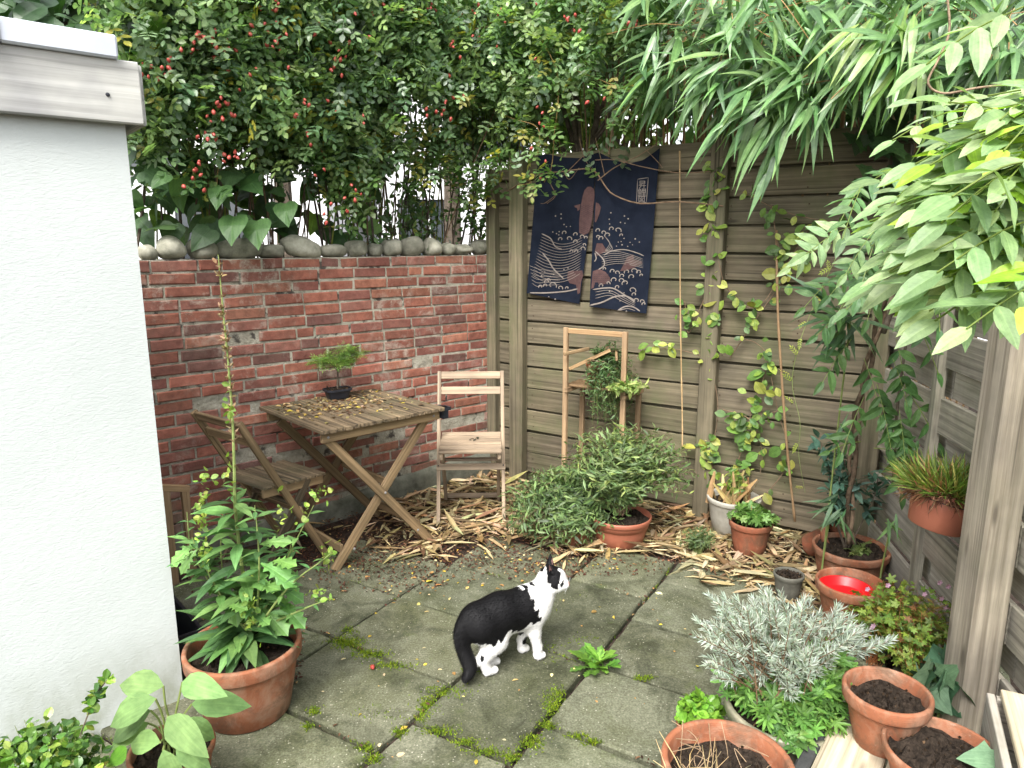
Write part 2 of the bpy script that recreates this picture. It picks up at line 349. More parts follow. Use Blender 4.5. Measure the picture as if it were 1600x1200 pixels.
def terracotta(name,c0,c1,stain,amt):
    m,n,b,out=newmat(name); t=NT(n); gc=t.attr('gc').outputs['Vector']
    c=t.ramp(t.noise(gc,14,5,.6),[(.3,c0),(.7,c1)]); s1=t.noise(t.mapping(gc,(1,1,.7)),11,6,.7,.5); c=t.mix(t.ramp(s1,[(.46,0.0),(.68,amt*.85)]),c,stain)
    rg=t.node('ShaderNodeTexWave',wave_type='BANDS',bands_direction='Z'); rg.inputs['Scale'].default_value=60; rg.inputs['Distortion'].default_value=.6; t.link(gc,rg.inputs['Vector'])
    s2=t.noise(t.mapping(gc,(1,1,1),(5,2,9)),8,6,.75,.8); c=t.mix(t.ramp(s2,[(.47,0.0),(.62,.7)]),c,(.10,.065,.04)); s3=t.noise(t.mapping(gc,(1,1,1),(1,7,3)),55,4,.7); c=t.mix(t.ramp(s3,[(.62,0.0),(.75,.35)]),c,(.42,.34,.27))
    c=t.mix(1.0,c,t.attr('Col').outputs['Color'],'MULTIPLY')
    t.link(c,b.inputs['Base Color']); b.inputs['Roughness'].default_value=.78; b.inputs['Specular IOR Level'].default_value=.3
    t.link(t.bump(t.math('ADD',t.noise(gc,70,4),t.math('MULTIPLY',rg.outputs['Fac'],.25)),.35,.003),b.inputs['Normal']); return m
M['terra']=terracotta('terracotta',(.22,.075,.036),(.31,.118,.058),(.36,.25,.175),.75)
M['steel']=simplemat('dull_steel',(.22,.21,.20),(.34,.33,.31),5,.5,.1,80,.4)
M['terra_dark']=terracotta('damp_terracotta',(.20,.062,.032),(.31,.105,.055),(.12,.10,.06),.55)
M['terra_plastic']=simplemat('brown_plastic_pot',(.30,.10,.06),(.36,.125,.075),5,.5,.05,80,.4)
M['greypot']=simplemat('grey_clay',(.075,.073,.06),(.14,.135,.11),18,.85,.3,70,.2)
M['whitepot']=simplemat('dirty_white_ceramic',(.24,.225,.185),(.46,.44,.385),7,.6,.2,40,.4)
M['glazed']=simplemat('worn_green_glaze',(.09,.10,.07),(.30,.27,.19),9,.45,.3,30,.5)
M['red']=simplemat('red_plastic',(.50,.006,.010),(.62,.010,.014),14,.35,.1,1,.5)
M['blackpl']=simplemat('black_plastic',(.010,.011,.016),(.022,.024,.032),8,.5,.1,60,.4)
M['bark']=simplemat('bark',(.05,.038,.028),(.16,.13,.10),30,.9,.7,60,.2)
M['stem']=simplemat('green_stem',(.11,.15,.04),(.22,.27,.09),20,.6,.2,50,.3)
M['twig']=simplemat('brown_twig',(.10,.062,.04),(.24,.165,.105),25,.85,.4,60,.2)
M['cane']=simplemat('bamboo_cane',(.21,.14,.08),(.34,.25,.155),9,.6,.2,60,.3)
M['litter']=leafmat('dry_leaf',.15,.7,.2,.2)
M['leaf']=leafmat('foliage',.34,.5); M['gloss']=leafmat('glossy_foliage',.3,.34,.3,.55); M['hedge']=leafmat('hedge_foliage',.46,.38,.2,.7); M['matte']=leafmat('matte_foliage',.25,.75,.1,.2)
M['hip']=simplemat('rose_hip_skin',(.30,.035,.030),(.42,.085,.06),20,.35,0,1,.5)
M['dry']=leafmat('dry_flower',.15,.8,0,.1)
M['mulch']=simplemat('bark_mulch',(.06,.028,.018),(.26,.13,.085),40,.9,.6,60,.2)
M['house']=simplemat('pale_house_render',(.72,.73,.74),(.82,.82,.82),2,.9,.1,20,.2)
M['nail']=simplemat('rusty_nail',(.03,.018,.012),(.08,.04,.022),60,.7,0,1,.3)
M['glass']=simplemat('window_glass',(.03,.035,.04),(.06,.07,.08),2,.1,0,1,.6)
M['roof']=simplemat('grey_roof',(.10,.10,.11),(.18,.18,.19),5,.8,.3,20,.2)
# ------------------------------------------------------------------ ground and paving
r=RS(3)
mb=MB(); n=60
xs=np.concatenate([[-300,-60,-15],np.linspace(-4,5,50),[15,60,300]]); ys=np.concatenate([[-300,-40,-8],np.linspace(-1,7,46),[20,80,300]])
X,Y=np.meshgrid(xs,ys); Z=-.03+.008*np.sin(X*5.1+Y*3)*np.cos(Y*4.3-X)
v=np.stack([X,Y,Z],-1).reshape(-1,3); w=len(xs)
q=[(j*w+i,j*w+i+1,(j+1)*w+i+1,(j+1)*w+i) for j in range(len(ys)-1) for i in range(w-1)]
mb.add(v,q=q); tag(mb.build('ground',M['groundsoil'],smooth=True),kind='structure')
AL=rad(59.2); AV=np.array([math.cos(AL),math.sin(AL),0]); NV=np.array([-math.sin(AL),math.cos(AL),0])
def an(a,nn,z=0.0): return AV*a+NV*nn+np.array([0,0,z])
aj=float(G(487,982)@AV)
strips=[(-.40,.0,[.3,.9,1.5,2.1,2.7,3.15]),(.0,.40,[.5,1.05,1.5,1.95,2.4,2.8,3.2]),(.40,.993,[.66,1.07,1.47,1.873,2.272,2.659,3.06,3.4]),(.993,1.383,[-.15,.45,1.05,1.654,2.26,2.866,3.3]),
 (1.383,1.98,[.2,.66,1.06,1.476,1.89,2.301,2.707,3.1]),(1.98,2.58,[.25,.65,aj-.82,aj-.41,aj,aj+.41,aj+.8]),(2.58,2.98,[-.2,.4,1.0,1.6,2.2])]
mb=MB(); joints=[]
tints={(3,3):.72,(3,4):.68,(2,2):1.12,(2,3):.95,(4,3):.98,(4,4):1.0,(4,5):.9,(2,4):.9,(3,2):1.1,(4,2):1.08}
for si,(n0,n1,bs) in enumerate(strips):
    for bi in range(len(bs)-1):
        a0,a1=bs[bi],bs[bi+1]; g=.0095; h=r.uniform(-.003,.003); tl=r.normal(0,.002,4)
        c=[(a0+g,n0+g),(a1-g,n0+g),(a1-g,n1-g),(a0+g,n1-g)]; c=[(x+r.normal(0,.003),y+r.normal(0,.003)) for x,y in c]
        f=tints.get((si,bi),r.uniform(.8,1.08)); col=np.array([f,f*r.uniform(.98,1.01),f*r.uniform(.95,1.0)])
        # outline with chipped edges
        ol=[]
        for k in range(4):
            p,q_=np.array(c[k]),np.array(c[(k+1)%4]); m_=9
            for j in range(m_): 
                pt=p+(q_-p)*j/m_; ol.append(pt+r.normal(0,.0016,2)*(j>0))
        cen=np.mean(c,0); ol=np.array(ol); N=len(ol); V=[]
        for ring,(ins,z) in enumerate(((0,-.05),(0,-.009),(.006,-.001),(.02,0.0))):
            for i,pt in enumerate(ol):
                d=cen-pt; d=d/np.linalg.norm(d); pp=pt+d*ins; V.append(an(pp[0],pp[1],z+h))
        V.append(an(cen[0],cen[1],h-.001))
        q=[(k*N+i,k*N+(i+1)%N,(k+1)*N+(i+1)%N,(k+1)*N+i) for k in range(3) for i in range(N)]; tt=[(3*N+i,3*N+(i+1)%N,4*N) for i in range(N)]
        mb.add(V,q=q,t=tt,col=col); joints.append(((a0,n0),(a0,n1)))
        joints.append(((a0,n0),(a1,n0)))
tag(mb.build('patio_paving',M['slab']),kind='structure')
# moss tufts in the joints and in spots
blade=leaf_t(.35,(1,.7,0),.1,.2)
P=[]
for (A,B) in joints:
    A,B=np.array(A),np.array(B); L=np.linalg.norm(B-A); k=int(L/.0026)
    s=r.uniform(0,1,k); den=.5+.5*np.sin(s*L*9+r.uniform(0,6))+.35*np.sin(s*L*31+r.uniform(0,6)); keep=r.uniform(.75,1.5,k)<den
    pts=A+(B-A)*s[keep][:,None]+r.normal(0,.005,(keep.sum(),2)); P+= [an(x,y,-.003) for x,y in pts if an(x,y)[1]<3.4]
def spots(lst,out,z=.0):
    for (px,py,wd,hg,cnt) in lst:
        for _ in range(cnt):
            x,y=px+r.normal(0,wd*.4),py+r.normal(0,hg*.4); out.append(G(x,y)+np.array([0,0,z]))
spots([(540,1004,36,12,700),(580,1022,40,10,500),(615,1040,40,8,250),(700,1082,45,14,450),(668,1100,20,14,280),(660,1120,16,14,260),(690,1142,40,10,380),(730,1160,30,8,200),(770,1175,50,10,330),(860,1100,18,26,480),(872,1085,14,20,250),(855,1133,20,10,200),(830,1160,28,14,330),(800,1184,20,10,220),(905,1150,30,7,160),(925,1160,22,7,160),(490,1112,14,10,140),(482,1135,14,8,110),(570,1168,22,8,180),(624,1145,16,12,160),(738,1047,20,8,200),(545,985,16,10,160),(1005,1060,24,6,150),(870,1035,40,8,60),(840,940,80,30,40),(585,1185,18,12,160),(600,1115,80,20,70),(860,1010,50,10,60),(910,1000,60,12,60)],P)
P=np.array(P); N=len(P)
mb=MB(); C=pal(r,N,[(.14,.20,.012),(.10,.17,.012),(.18,.24,.02),(.07,.11,.015)],jit=.15)
X=unit(np.c_[r.normal(0,.8,(N,2)),np.abs(r.normal(.8,.3,N))])
scatter(mb,blade,P,X,rdir(r,N),r.uniform(.006,.013,N),C)
tag(mb.build('moss',M['moss']),kind='stuff')
# ------------------------------------------------------------------ shed with rendered wall
e0=G(288,1092); WA=rad(42); WD=np.array([math.cos(WA),math.sin(WA),0]); WN=np.array([math.sin(WA),-math.cos(WA),0])   # WN faces the garden
SA=rad(38); SD=np.array([math.cos(SA),math.sin(SA),0]); SN=np.array([math.sin(SA),-math.cos(SA),0])
shed=thing('garden_shed','white rendered shed wall at the left edge under a weathered white fascia board','shed',e0-SD*1.5)
ztop=ZAT(e0,178); zf0=ZAT(e0,196); zf1=ZAT(e0,98); 
def prism(mb,pts,z0,z1,col=(1,1,1)):
    k=len(pts); V=[(p[0],p[1],z0) for p in pts]+[(p[0],p[1],z1) for p in pts]
    for i in range(k):
        j=(i+1)%k; mb.add([V[i],V[j],V[k+j],V[k+i]],q=[(0,1,2,3)],col=col)
    if k==4: mb.add(V[4:],q=[(0,1,2,3)],col=col); mb.add(V[:4],q=[(3,2,1,0)],col=col)
mb=MB(); prism(mb,[e0,e0-SN*.78,e0-SN*.78-SD*3.2,e0-SD*3.2],-.05,zf1-.02); mb.build('wall',M['render'],shed)
fo=e0+SN*.032+SD*.045
mb=MB(); board(mb,fo-SD*3.3+np.array([0,0,(zf0+zf1)/2]),fo+np.array([0,0,(zf0+zf1)/2]),zf1-zf0,.026,col=(1,1,1),bev=.004,seed=5); mb.build('fascia_board',M['fascia'],shed)
mb=MB(); f2=e0-SN*.76+SD*.03
board(mb,fo-SN*.016+np.array([0,0,(zf0+zf1)/2]),f2+np.array([0,0,(zf0+zf1)/2]),zf1-zf0-.004,.026,bev=.004,seed=6); mb.build('side_fascia_board',M['fascia'],shed)
zt=zf1+.002
mb=MB(); tj=fo-SD*.335
board(mb,tj+np.array([0,0,zt+.03])+SN*.006,fo-SD*.055+np.array([0,0,zt+.028])+SN*.006,.065,.05,bev=.006,seed=8); mb.build('metal_trim',M['metal'],shed)
mb=MB(); board(mb,tj-SD*2.8+np.array([0,0,zt+.03])+SN*.012,tj-SD*.004+np.array([0,0,zt+.03])+SN*.012,.075,.06,bev=.004,seed=9); mb.build('edge_board',M['fascia'],shed)
mb=MB(); prism(mb,[fo-SN*.02-SD*.05,f2-SD*.02,f2-SD*3.2,fo-SN*.02-SD*3.2],zt-.01,zt+.04); mb.build('roof',M['roof'],shed)
mb=MB(); hpt=ONP(167,149,fo,SN)+SN*.0145; lathe(mb,[(0.0,0.004),(.004,.003),(.006,0)],10,hpt,tilt=np.array(Matrix.Rotation(rad(90),3,Vector((SD[0],SD[1],0))))); mb.build('screw_head',M['blackpl'],shed)
# ------------------------------------------------------------------ old brick wall
W0=G(640,772); WTOP=1.515
def wt(px):                                         # position along the wall for a photo column at mid height
    p=ONP(px,560,W0,WN); return float((p-W0)@WD)
t0,t1=wt(230)-.75,wt(767)
wall=thing('brick_wall','old red brick garden wall with crumbling mortar and mossy concrete base','wall',W0+WD*(t0+t1)/2)
mb=MB(); A=W0+WD*t0; B=W0+WD*t1
prism(mb,[A-WN*.0045,B-WN*.0045,B-WN*.20,A-WN*.20],.0,WTOP); mb.build('mortar_bed',M['mortar'],wall)
mb=MB(); r=RS(11); ns=34
prof=[(.03,-.05),(.03,.05),(.024,.09),(.010,.115),(-.012,.12)]
V=[];
for i in range(ns+1):
    s=t0+(t1-t0)*i/ns
    hh=1+.25*math.sin(s*3)+r.normal(0,.06)
    for (d,z) in prof: V.append(W0+WD*s+WN*(d+r.normal(0,.003))+np.array([0,0,(z*hh if z>0 else z)*(1.15 if s>-.6 else .9)]))
k=len(prof); mb.add(V,q=[(i*k+j,(i+1)*k+j,(i+1)*k+j+1,i*k+j+1) for i in range(ns) for j in range(k-1)]); mb.build('plinth',M['plinth'],wall,smooth=True)
mb=MB(); course=.0632; z=WTOP-.0035; row=0
def brick(mb,s0,s1,z0,z1,col,proud):
    c=.0045; j=lambda k=.0012: r.normal(0,k)
    tl,tr=j(.0015),j(.0015); yaw=r.normal(0,.0012)
    F=[]
    o=[(s0+j(),z0+tl+j()),(s1+j(),z0+tr+j()),(s1+j(),z1+tr+j()),(s0+j(),z1+tl+j())]
    i_=[(s0+c+j(),z0+tl+c+j()),(s1-c+j(),z0+tr+c+j()),(s1-c+j(),z1+tr-c+j()),(s0+c+j(),z1+tl-c+j())]
    V=[]
    for (ss,zz) in o: V.append((ss,zz,-.03))
    for (ss,zz) in o: V.append((ss,zz,proud-c*.8))
    for k_,(ss,zz) in enumerate(i_): V.append((ss,zz,proud+(yaw if k_ in(0,3) else -yaw)))
    W=[W0+WD*a_+WN*d_+np.array([0,0,b_]) for a_,b_,d_ in V]; off=r.uniform(-9,9,3)
    gc=[(a_+off[0],b_+off[1],d_+off[2]) for a_,b_,d_ in V]
    q=[]
    for a_ in (0,4):
        for k_ in range(4): q.append((a_+k_,a_+(k_+1)%4,a_+4+(k_+1)%4,a_+4+k_))
    q.append((8,9,10,11)); mb.add(W,q=q,gc=gc,col=col)
cols=np.array([(.285,.11,.075),(.25,.095,.067),(.21,.084,.065),(.31,.13,.085),(.16,.075,.062),(.265,.112,.085)])
while z>.11:
    s=t0-r.uniform(0,.2); z0=z-course+.0125+r.normal(0,.001)
    while s<t1:
        L=r.choice([.205,.21,.2,.1,.15],p=[.36,.24,.28,.06,.06]) if row else r.choice([.2,.105,.21]); s1=min(s+L,t1)
        if s1-s>.03:
            k=r.choice(len(cols),p=[.27,.24,.17,.12,.08,.12]); col=cols[k]*math.exp(r.normal(0,.10))
            if s<wt(420) and row<5: col=col*.86
            if z<1.0 and r.rand()<.5: col=col*np.array([1.12,1.08,1.12])
            lo=(z<.55 and r.rand()<.10); 
            if r.rand()>.012 and not (lo and r.rand()<.6): brick(mb,s,s1,z0,z,col,r.normal(.0005,.0022)-(.004 if lo else 0))
        s=s1+r.uniform(.007,.014)
    z-=course; row+=1
mb.build('brickwork',M['brick'],wall)
# ------------------------------------------------------------------ cobbles along the top of the wall
stones=[(230,24,379,398,'half hidden mossy cobble next to the white shed on the wall top'),(266,37,365,399,'tall pale egg-shaped cobble standing on the wall top, nearest to the shed but one'),(317,43,371,399,'round grey speckled cobble on the wall top, just left of the dry flower spike'),(373,66,369,397,'wide cobble draped by a large heart-shaped leaf on the wall top'),(424,36,378,396,'small low cobble under a leaf on the wall top, left of the pointed brown cobble'),(472,53,369,397,'long brown cobble sloping down to the right on the wall top'),(519,42,381,396,'flat low dark cobble on the wall top under a green leaf'),(557,32,372,395,'round cobble next to the flat dark one on the wall top'),(585,21,378,395,'narrow small cobble between two round ones on the wall top'),(612,31,375,397,'cobble with a pale speckled face on the wall top above the bonsai'),(644,36,370,396,'largest squarish brown cobble on the wall top'),(675,26,372,396,'cobble right of the squarish brown one on the wall top'),(699,21,376,393,'narrow cobble leaning left on the wall top'),(722,26,378,393,'low cobble next to the last one on the wall top'),(749,27,374,394,'last cobble on the wall top, beside the wooden fence post')]
for i,(px,wd,ya,yb,lab) in enumerate(stones):
    A=W0-WN*.07; p=ONP(px,yb,A,WN); mp=mpp(p); hx=wd*mp/2*1.08; hz=max((yb-ya)*mp/2*1.18,.038); hy=r.uniform(.06,.08)
    r2=RS(40+i); k1=r2.normal(0,1,(6,3)); ph=r2.uniform(0,6,6); U=[];nu,nv=22,14
    for a in range(nv+1):
        th=math.pi*a/nv
        for b_ in range(nu):
            f=2*math.pi*b_/nu; d=np.array([math.sin(th)*math.cos(f),math.sin(th)*math.sin(f),math.cos(th)])
            rr=1+sum(.07/(1+.5*j)*math.sin(2.1*(k1[j]@d)*1.2+ph[j]) for j in range(6))
            e=np.sign(d)*np.abs(d)**.86; l=e*rr*np.array([hx,hy,hz]); l[2]=max(l[2],-hz*.93)
            if i==1: l[0]*=1-.35*l[2]/hz
            if i==5: l[2]-=l[0]*.18
            U.append(p+WD*l[0]-WN*l[1]+np.array([0,0,l[2]+hz*.93+WTOP-p[2]]))
    mb=MB(); mb.add(U,q=[(a*nu+b_,a*nu+(b_+1)%nu,(a+1)*nu+(b_+1)%nu,(a+1)*nu+b_) for a in range(nv) for b_ in range(nu)],col=np.array([1,1,.95])*r2.uniform(.75,1.25)*(1.35 if i==1 else 1))
    o=mb.build('cobblestone',M['stone'],smooth=True); tag(o,lab,'stone','cobblestones along the wall top')
# ------------------------------------------------------------------ wooden fences
FB=rad(56.4); FN=-np.array([math.cos(FB),math.sin(FB),0]); FD=np.array([-math.sin(FB),math.cos(FB),0])*-1   # FD runs to the right, FN faces the garden
F0=np.array([math.cos(FB),math.sin(FB),0])*3.93; FZ0,FPIT=1.984,.15
def ft(px,py=560): return float((ONP(px,py,F0,FN)-F0)@FD)
r=RS(21)
fence=thing('wooden_fence','weathered grey-brown fence of wide horizontal slats across the back corner','fence',F0+FD*ft(1060))
UPZ=np.array([0,0,1.])
def slats(px0,px1,ztop,zbot,seed,dz=0.0,offs=0.0):
    rr=RS(seed); mb=MB(); s0,s1=ft(px0),ft(px1); k=-1
    while True:
        zt=FZ0-k*FPIT-.007+dz; zb=zt-FPIT+.014
        if k==-1: zt=ztop
        if zb<zbot: break
        f=rr.uniform(.82,1.12); tilt=rr.normal(0,.0035); ou=rr.normal(0,.003)+offs
        if zt<1.2: f*=1.08
        p0=F0+FD*s0+np.array([0,0,(zt+zb)/2-tilt])-FN*(.012-ou); p1=F0+FD*s1+np.array([0,0,(zt+zb)/2+tilt])-FN*(.012-ou)
        board(mb,p0,p1,zt-zb,.02,col=np.array([f,f*rr.uniform(.97,1.0),f*rr.uniform(.93,1.0)]),seed=seed*50+k+2,jit=.0006); k+=1
        for e_ in (.055,(s1-s0)*.5,(s1-s0)-.055):
            if s1-s0>.5:
                for dz_ in (-.035,.032): lathe(mb,[(0,.0025),(.0028,.002),(.0042,0)],7,F0+FD*(s0+e_+rr.normal(0,.006))+np.array([0,0,(zt+zb)/2+dz_])+FN*(.0+ou-.0018),mi=1,tilt=np.stack([FD,UPZ,FN],1))
    return mb
slats(779,806,2.06,-.06,1,offs=.0).build('slat_panel',[M['fence'],M['nail']],fence)
slats(822,1112,2.135,-.06,2).build('slat_panel',[M['fence'],M['nail']],fence)
slats(1112,1392,2.15,-.06,3,dz=.0).build('slat_panel',[M['fence'],M['nail']],fence)
def backs(px0,px1,seed):
    rr=RS(seed); mb=MB(); s0,s1=ft(px0),ft(px1)
    for k in range(0,14):
        zc=FZ0-k*FPIT; f=rr.uniform(.7,.95); board(mb,F0+FD*s0+np.array([0,0,zc])-FN*.040,F0+FD*s1+np.array([0,0,zc])-FN*.040,.145,.018,col=(f,f,f*.97),seed=seed*70+k)
    return mb
for k_,(a_,b_) in enumerate(((772,822),(822,1112),(1112,1392))): backs(a_,b_,14+k_).build('gap_light_block',M['fence'],fence)
def fpost(px,wpx,ztop,off,seed,col=1.0,par=fence,lean=0):
    mb=MB(); p=F0+FD*ft(px)+FN*off; w=wpx*mpp(p+np.array([0,0,1.]))*1.12
    board(mb,p+np.array([0,0,-.05]),p+FD*lean+np.array([0,0,ztop]),w,.07,up=FD,col=np.array([1,1,.97])*col,seed=seed,bev=.005,jit=.0007); mb.build('post',M['fence'],par)
fpost(774,15,2.06,.02,31,1.05); fpost(814,22,2.14,.035,32,1.12); fpost(1112,23,2.15,.03,33,1.0); fpost(1374,26,2.05,.03,34,1.0)
# rear boards of the back fence are added to block light in its gaps
pb=G(1504,1132); RC=F0+FD*ft(1392); RC[2]=0; RA=math.atan2(pb[1]-RC[1]+.02,pb[0]-RC[0]+.125); RD=np.array([math.cos(RA),math.sin(RA),0]); RN=np.array([-math.sin(RA),math.cos(RA),0])
if RN[0]>0: RN=-RN
side=thing('side_fence','grey weathered hit-and-miss fence of horizontal boards along the right side','fence',RC+RD*1.0)
sp=float((pb-RC)@RD)
for seg,(s0,s1) in enumerate(((-.02,.72),(.72,sp+.02),(sp+.02,sp+1.25))):
    mb=MB(); rr=RS(60+seg); z=.05; k=0
    while z<1.78:
        h=.145; f=rr.uniform(.78,1.12); out=(.028 if k%2==0 else -.012)
        p0=RC+RD*s0+RN*out+np.array([0,0,z+h/2+rr.normal(0,.003)]); p1=RC+RD*(s1-.004)+RN*out+np.array([0,0,z+h/2+rr.normal(0,.003)])
        board(mb,p0,p1,h,.02,col=np.array([f,f,f*rr.uniform(.94,1)]),seed=700+seg*40+k,jit=.0006); z+=.128 if k%2 else .137; k+=1
    mb.build('board_panel',M['fence_grey'],side)
for s in (.70,):
    mb=MB(); p=RC+RD*s+RN*.045; board(mb,p+np.array([0,0,-.03]),p+np.array([0,0,1.62]),.05 if s>.5 else .045,.035,up=RD,seed=int(s*99),col=(.8,.8,.76)); mb.build('batten',M['fence_grey'],side)
mb=MB(); ya=math.atan2(pb[1],pb[0])+rad(38); upv=np.array([math.cos(ya),math.sin(ya),0])
board(mb,pb+np.array([0,0,-.05]),pb+np.array([0,0,1.74]),.115,.115,up=upv,seed=88,bev=.008,jit=.001); mb.build('post',M['post'],side)
# ------------------------------------------------------------------ cloth banner on the fence
def nz(px,py): return .030+.006*math.sin(px*.11+py*.012)+.004*math.sin(px*.05-py*.03)+.012*max(0,(py-330)/160)**2*math.sin(px*.075+1)
def NP(px,py,ex=0.0): return ONP(px,py,F0+FN*(nz(px,py)+ex),FN)
def zq(x,y): return 780+x/4,220+y/4
topx=[841,856,880,905,935,960,985,1005,1022,1031]; topy=[243,241,246,247,238,250,255,250,238,231]
ban=thing('cloth_banner','dark navy cloth banner with koi fish and curling waves hung on the fence','banner',F0+FD*ft(925)+np.array([0,0,1.5])+FN*.04)
mb=MB()
def sheet(lx,rx,nx,ny):
    V=[];
    for j in range(ny+1):
        v=j/ny; a,b_=lx(v),rx(v)
        for i in range(nx+1):
            u=i/nx; px=a[0]+(b_[0]-a[0])*u; py=a[1]+(b_[1]-a[1])*u
            g=(px-841)/190; ty=np.interp(px+ (py-240)*.09,topx,topy); py=py+(ty-240)*(1-v)**2 if True else py
            V.append(NP(px,py))
    w=nx+1; mb.add(V,q=[(j*w+i,j*w+i+1,(j+1)*w+i+1,(j+1)*w+i) for j in range(ny) for i in range(nx)])
    V2=[np.array(p)-FN*.002 for p in V]; mb.add(V2,q=[(j*w+i,(j+1)*w+i,(j+1)*w+i+1,j*w+i+1) for j in range(ny) for i in range(nx)])
lerp=lambda a,b_: (lambda v:(a[0]+(b_[0]-a[0])*v,a[1]+(b_[1]-a[1])*v))
sl_=lambda v:(lerp((932,240),(926,318))(v/.35) if v<.35 else lerp((926,318),(905,475))((v-.35)/.65))
sr_=lambda v:(lerp((932,240),(929,305))(v/.30) if v<.30 else lerp((929,305),(921,479))((v-.30)/.70))
sheet(lerp((841,240),(823,458)),sl_,24,44); sheet(sr_,lerp((1031,240),(1010,490)),26,44)
def poly(pts,mi,ex):
    pts=[zq(*p) for p in pts]; c=np.mean(pts,0); V=[NP(*c,ex)]+[NP(*p,ex) for p in pts]; k=len(pts)
    mb.add(V,t=[(0,1+i,1+(i+1)%k) for i in range(k)],mi=mi)
def rib(pts,w,mi=2,ex=.0032,n=16):
    P=curve(pts,n); T=unit(np.gradient(P,axis=0)); Nn=np.stack([-T[:,1],T[:,0]],1); k=len(P); V=[]
    for i in range(k):
        ww=w/2*(1 if 0<i<k-1 else .3)
        for sg in(-1,1): V.append(NP(*zq(*(P[i]+Nn[i]*ww*sg)),ex))
    mb.add(V,q=[(2*i,2*i+1,2*i+3,2*i+2) for i in range(k-1)],mi=mi)
poly([(532,310),(552,288),(572,286),(590,300),(597,335),(590,400),(582,480),(572,540),(560,575),(528,590),(500,575),(500,500),(508,420),(520,350)],1,.0022)
poly([(508,395),(470,405),(472,415),(486,420),(490,438),(503,430)],1,.0024)
poly([(604,385),(622,392),(636,415),(630,440),(622,470),(604,510),(597,505),(600,440)],1,.0022)
poly([(430,815),(520,810),(525,845),(512,880),(505,950),(490,960),(480,900),(440,890),(425,862)],1,.0022)
poly([(585,815),(625,800),(665,820),(692,855),(690,885),(640,900),(575,925),(580,860)],1,.0022)
poly([(610,640),(645,642),(662,670),(680,690),(650,700),(610,720),(598,690)],1,.0022)
poly([(755,815),(785,760),(800,725),(838,710),(842,745),(885,750),(895,765),(850,790),(800,810)],1,.0022)
r=RS(8)
for y in range(400,575,13):
    for x in range(510,578,13): rib([(x,y+(x//13%2)*6),(x+6,y+6+(x//13%2)*6),(x+12,y+(x//13%2)*6)],2.0,3,.0034,5)
for y in range(830,905,13):
    for x in range(590,680,14): rib([(x,y),(x+6,y+6),(x+12,y)],2.0,3,.0034,5)
def curl(x,y,s,fl=1,w=5.5): 
    a=np.linspace(0,4.6,12); rr=s*(1-a/6.5); rib([(x+fl*rr_*math.cos(2.6+a_),y-rr_*math.sin(2.6+a_)*-1*.9) for a_,rr_ in zip(a,rr)],w,2,.0030,24)
for (x,y,s,f) in [(410,575,17,1),(435,612,20,-1),(385,615,16,1),(480,585,17,1),(515,600,18,-1),(480,630,17,1),(545,605,13,1),(520,675,19,-1),(485,690,15,1),(455,690,14,1),(530,650,12,-1),(620,560,17,1),(650,575,18,-1),(680,590,22,1),(640,610,19,1),(615,600,14,-1),(705,550,18,1),(740,560,24,-1),(765,590,13,1),
  (300,880,18,1),(330,905,30,-1),(290,905,15,1),(260,912,15,1),(380,920,18,-1),(425,920,12,1),(305,870,14,-1),(640,905,17,1),(680,890,14,-1),(710,815,18,1),(735,825,18,-1),(770,845,18,1),(800,820,20,1),(840,815,26,-1),(875,820,18,1),(830,850,22,1),(720,870,22,1),(760,875,22,-1),(790,890,24,1),(830,935,26,-1),(845,960,16,1),(740,915,16,1),(860,1000,22,1),(890,1005,18,-1),(905,1020,14,1),(660,800,12,1),(890,840,12,1)]: curl(x,y,s,f)
for pts,w in [([(265,580),(320,610),(350,660),(395,680)],7),([(270,700),(310,750),(340,800),(405,865)],8),([(190,950),(300,950),(420,940),(490,925)],8),([(585,930),(660,920),(720,925),(800,975),(850,1010)],8),([(565,1028),(640,1010),(720,975),(790,970),(850,1000)],9),([(740,1060),(790,1035),(840,1040),(880,1065)],8),([(655,715),(700,690),(780,680),(860,700),(905,720)],6),([(600,690),(650,740),(655,780),(620,805)],7),([(598,700),(606,735),(595,755)],6)]: rib(pts,w)
for k in range(15):
    y=600+k*17; rib([(262-k*4,y),(320-k*3,y+25+k),(380,y+45),(450,y+38-k),(520-k,y+5-k)],2.6)
for k in range(7): rib([(640,700+k*14),(720,690+k*13),(800,705+k*11),(900,740+k*9)],2.6)
for k in range(5): rib([(600,945+k*20),(690,935+k*16),(770,975+k*14),(850,1020+k*10)] if k<3 else [(720+k*9,1060),(780+k*6,1048),(850,1062)],3)
for k in range(6): rib([(190+k*3,780+k*22),(240,800+k*22),(300,812+k*18),(380,830+k*14)],2.4)
for k in range(4): rib([(655+k*8,590+k*10),(690+k*6,640+k*12),(660+k*3,690)],2.4)
for (x,y) in [(352,470),(387,458),(387,485),(405,523),(420,537),(445,535),(335,570),(358,580),(375,568),(372,588),(698,450),(688,490),(783,470),(806,487),(758,510),(786,515),(690,520),(850,613),(876,633),(762,630),(744,633),(768,650),(733,658),(803,660),(833,650),(818,635),(780,610),(690,940),(755,1000),(350,990),(310,975),(405,805),(430,795),(340,835),(265,845),(285,820),(705,940),(780,950),(795,1065)]:
    a=np.linspace(0,2*math.pi,7)[:-1]; s=r.uniform(3.5,5.5); poly([(x+s*math.cos(q_),y+s*math.sin(q_)) for q_ in a],2,.003)
for a_,b_ in [((865,240),(932,230)),((932,230),(920,385)),((920,385),(858,393)),((858,393),(865,240))]: rib([a_,((a_[0]+b_[0])/2,(a_[1]+b_[1])/2),b_],4,2,.003,4)
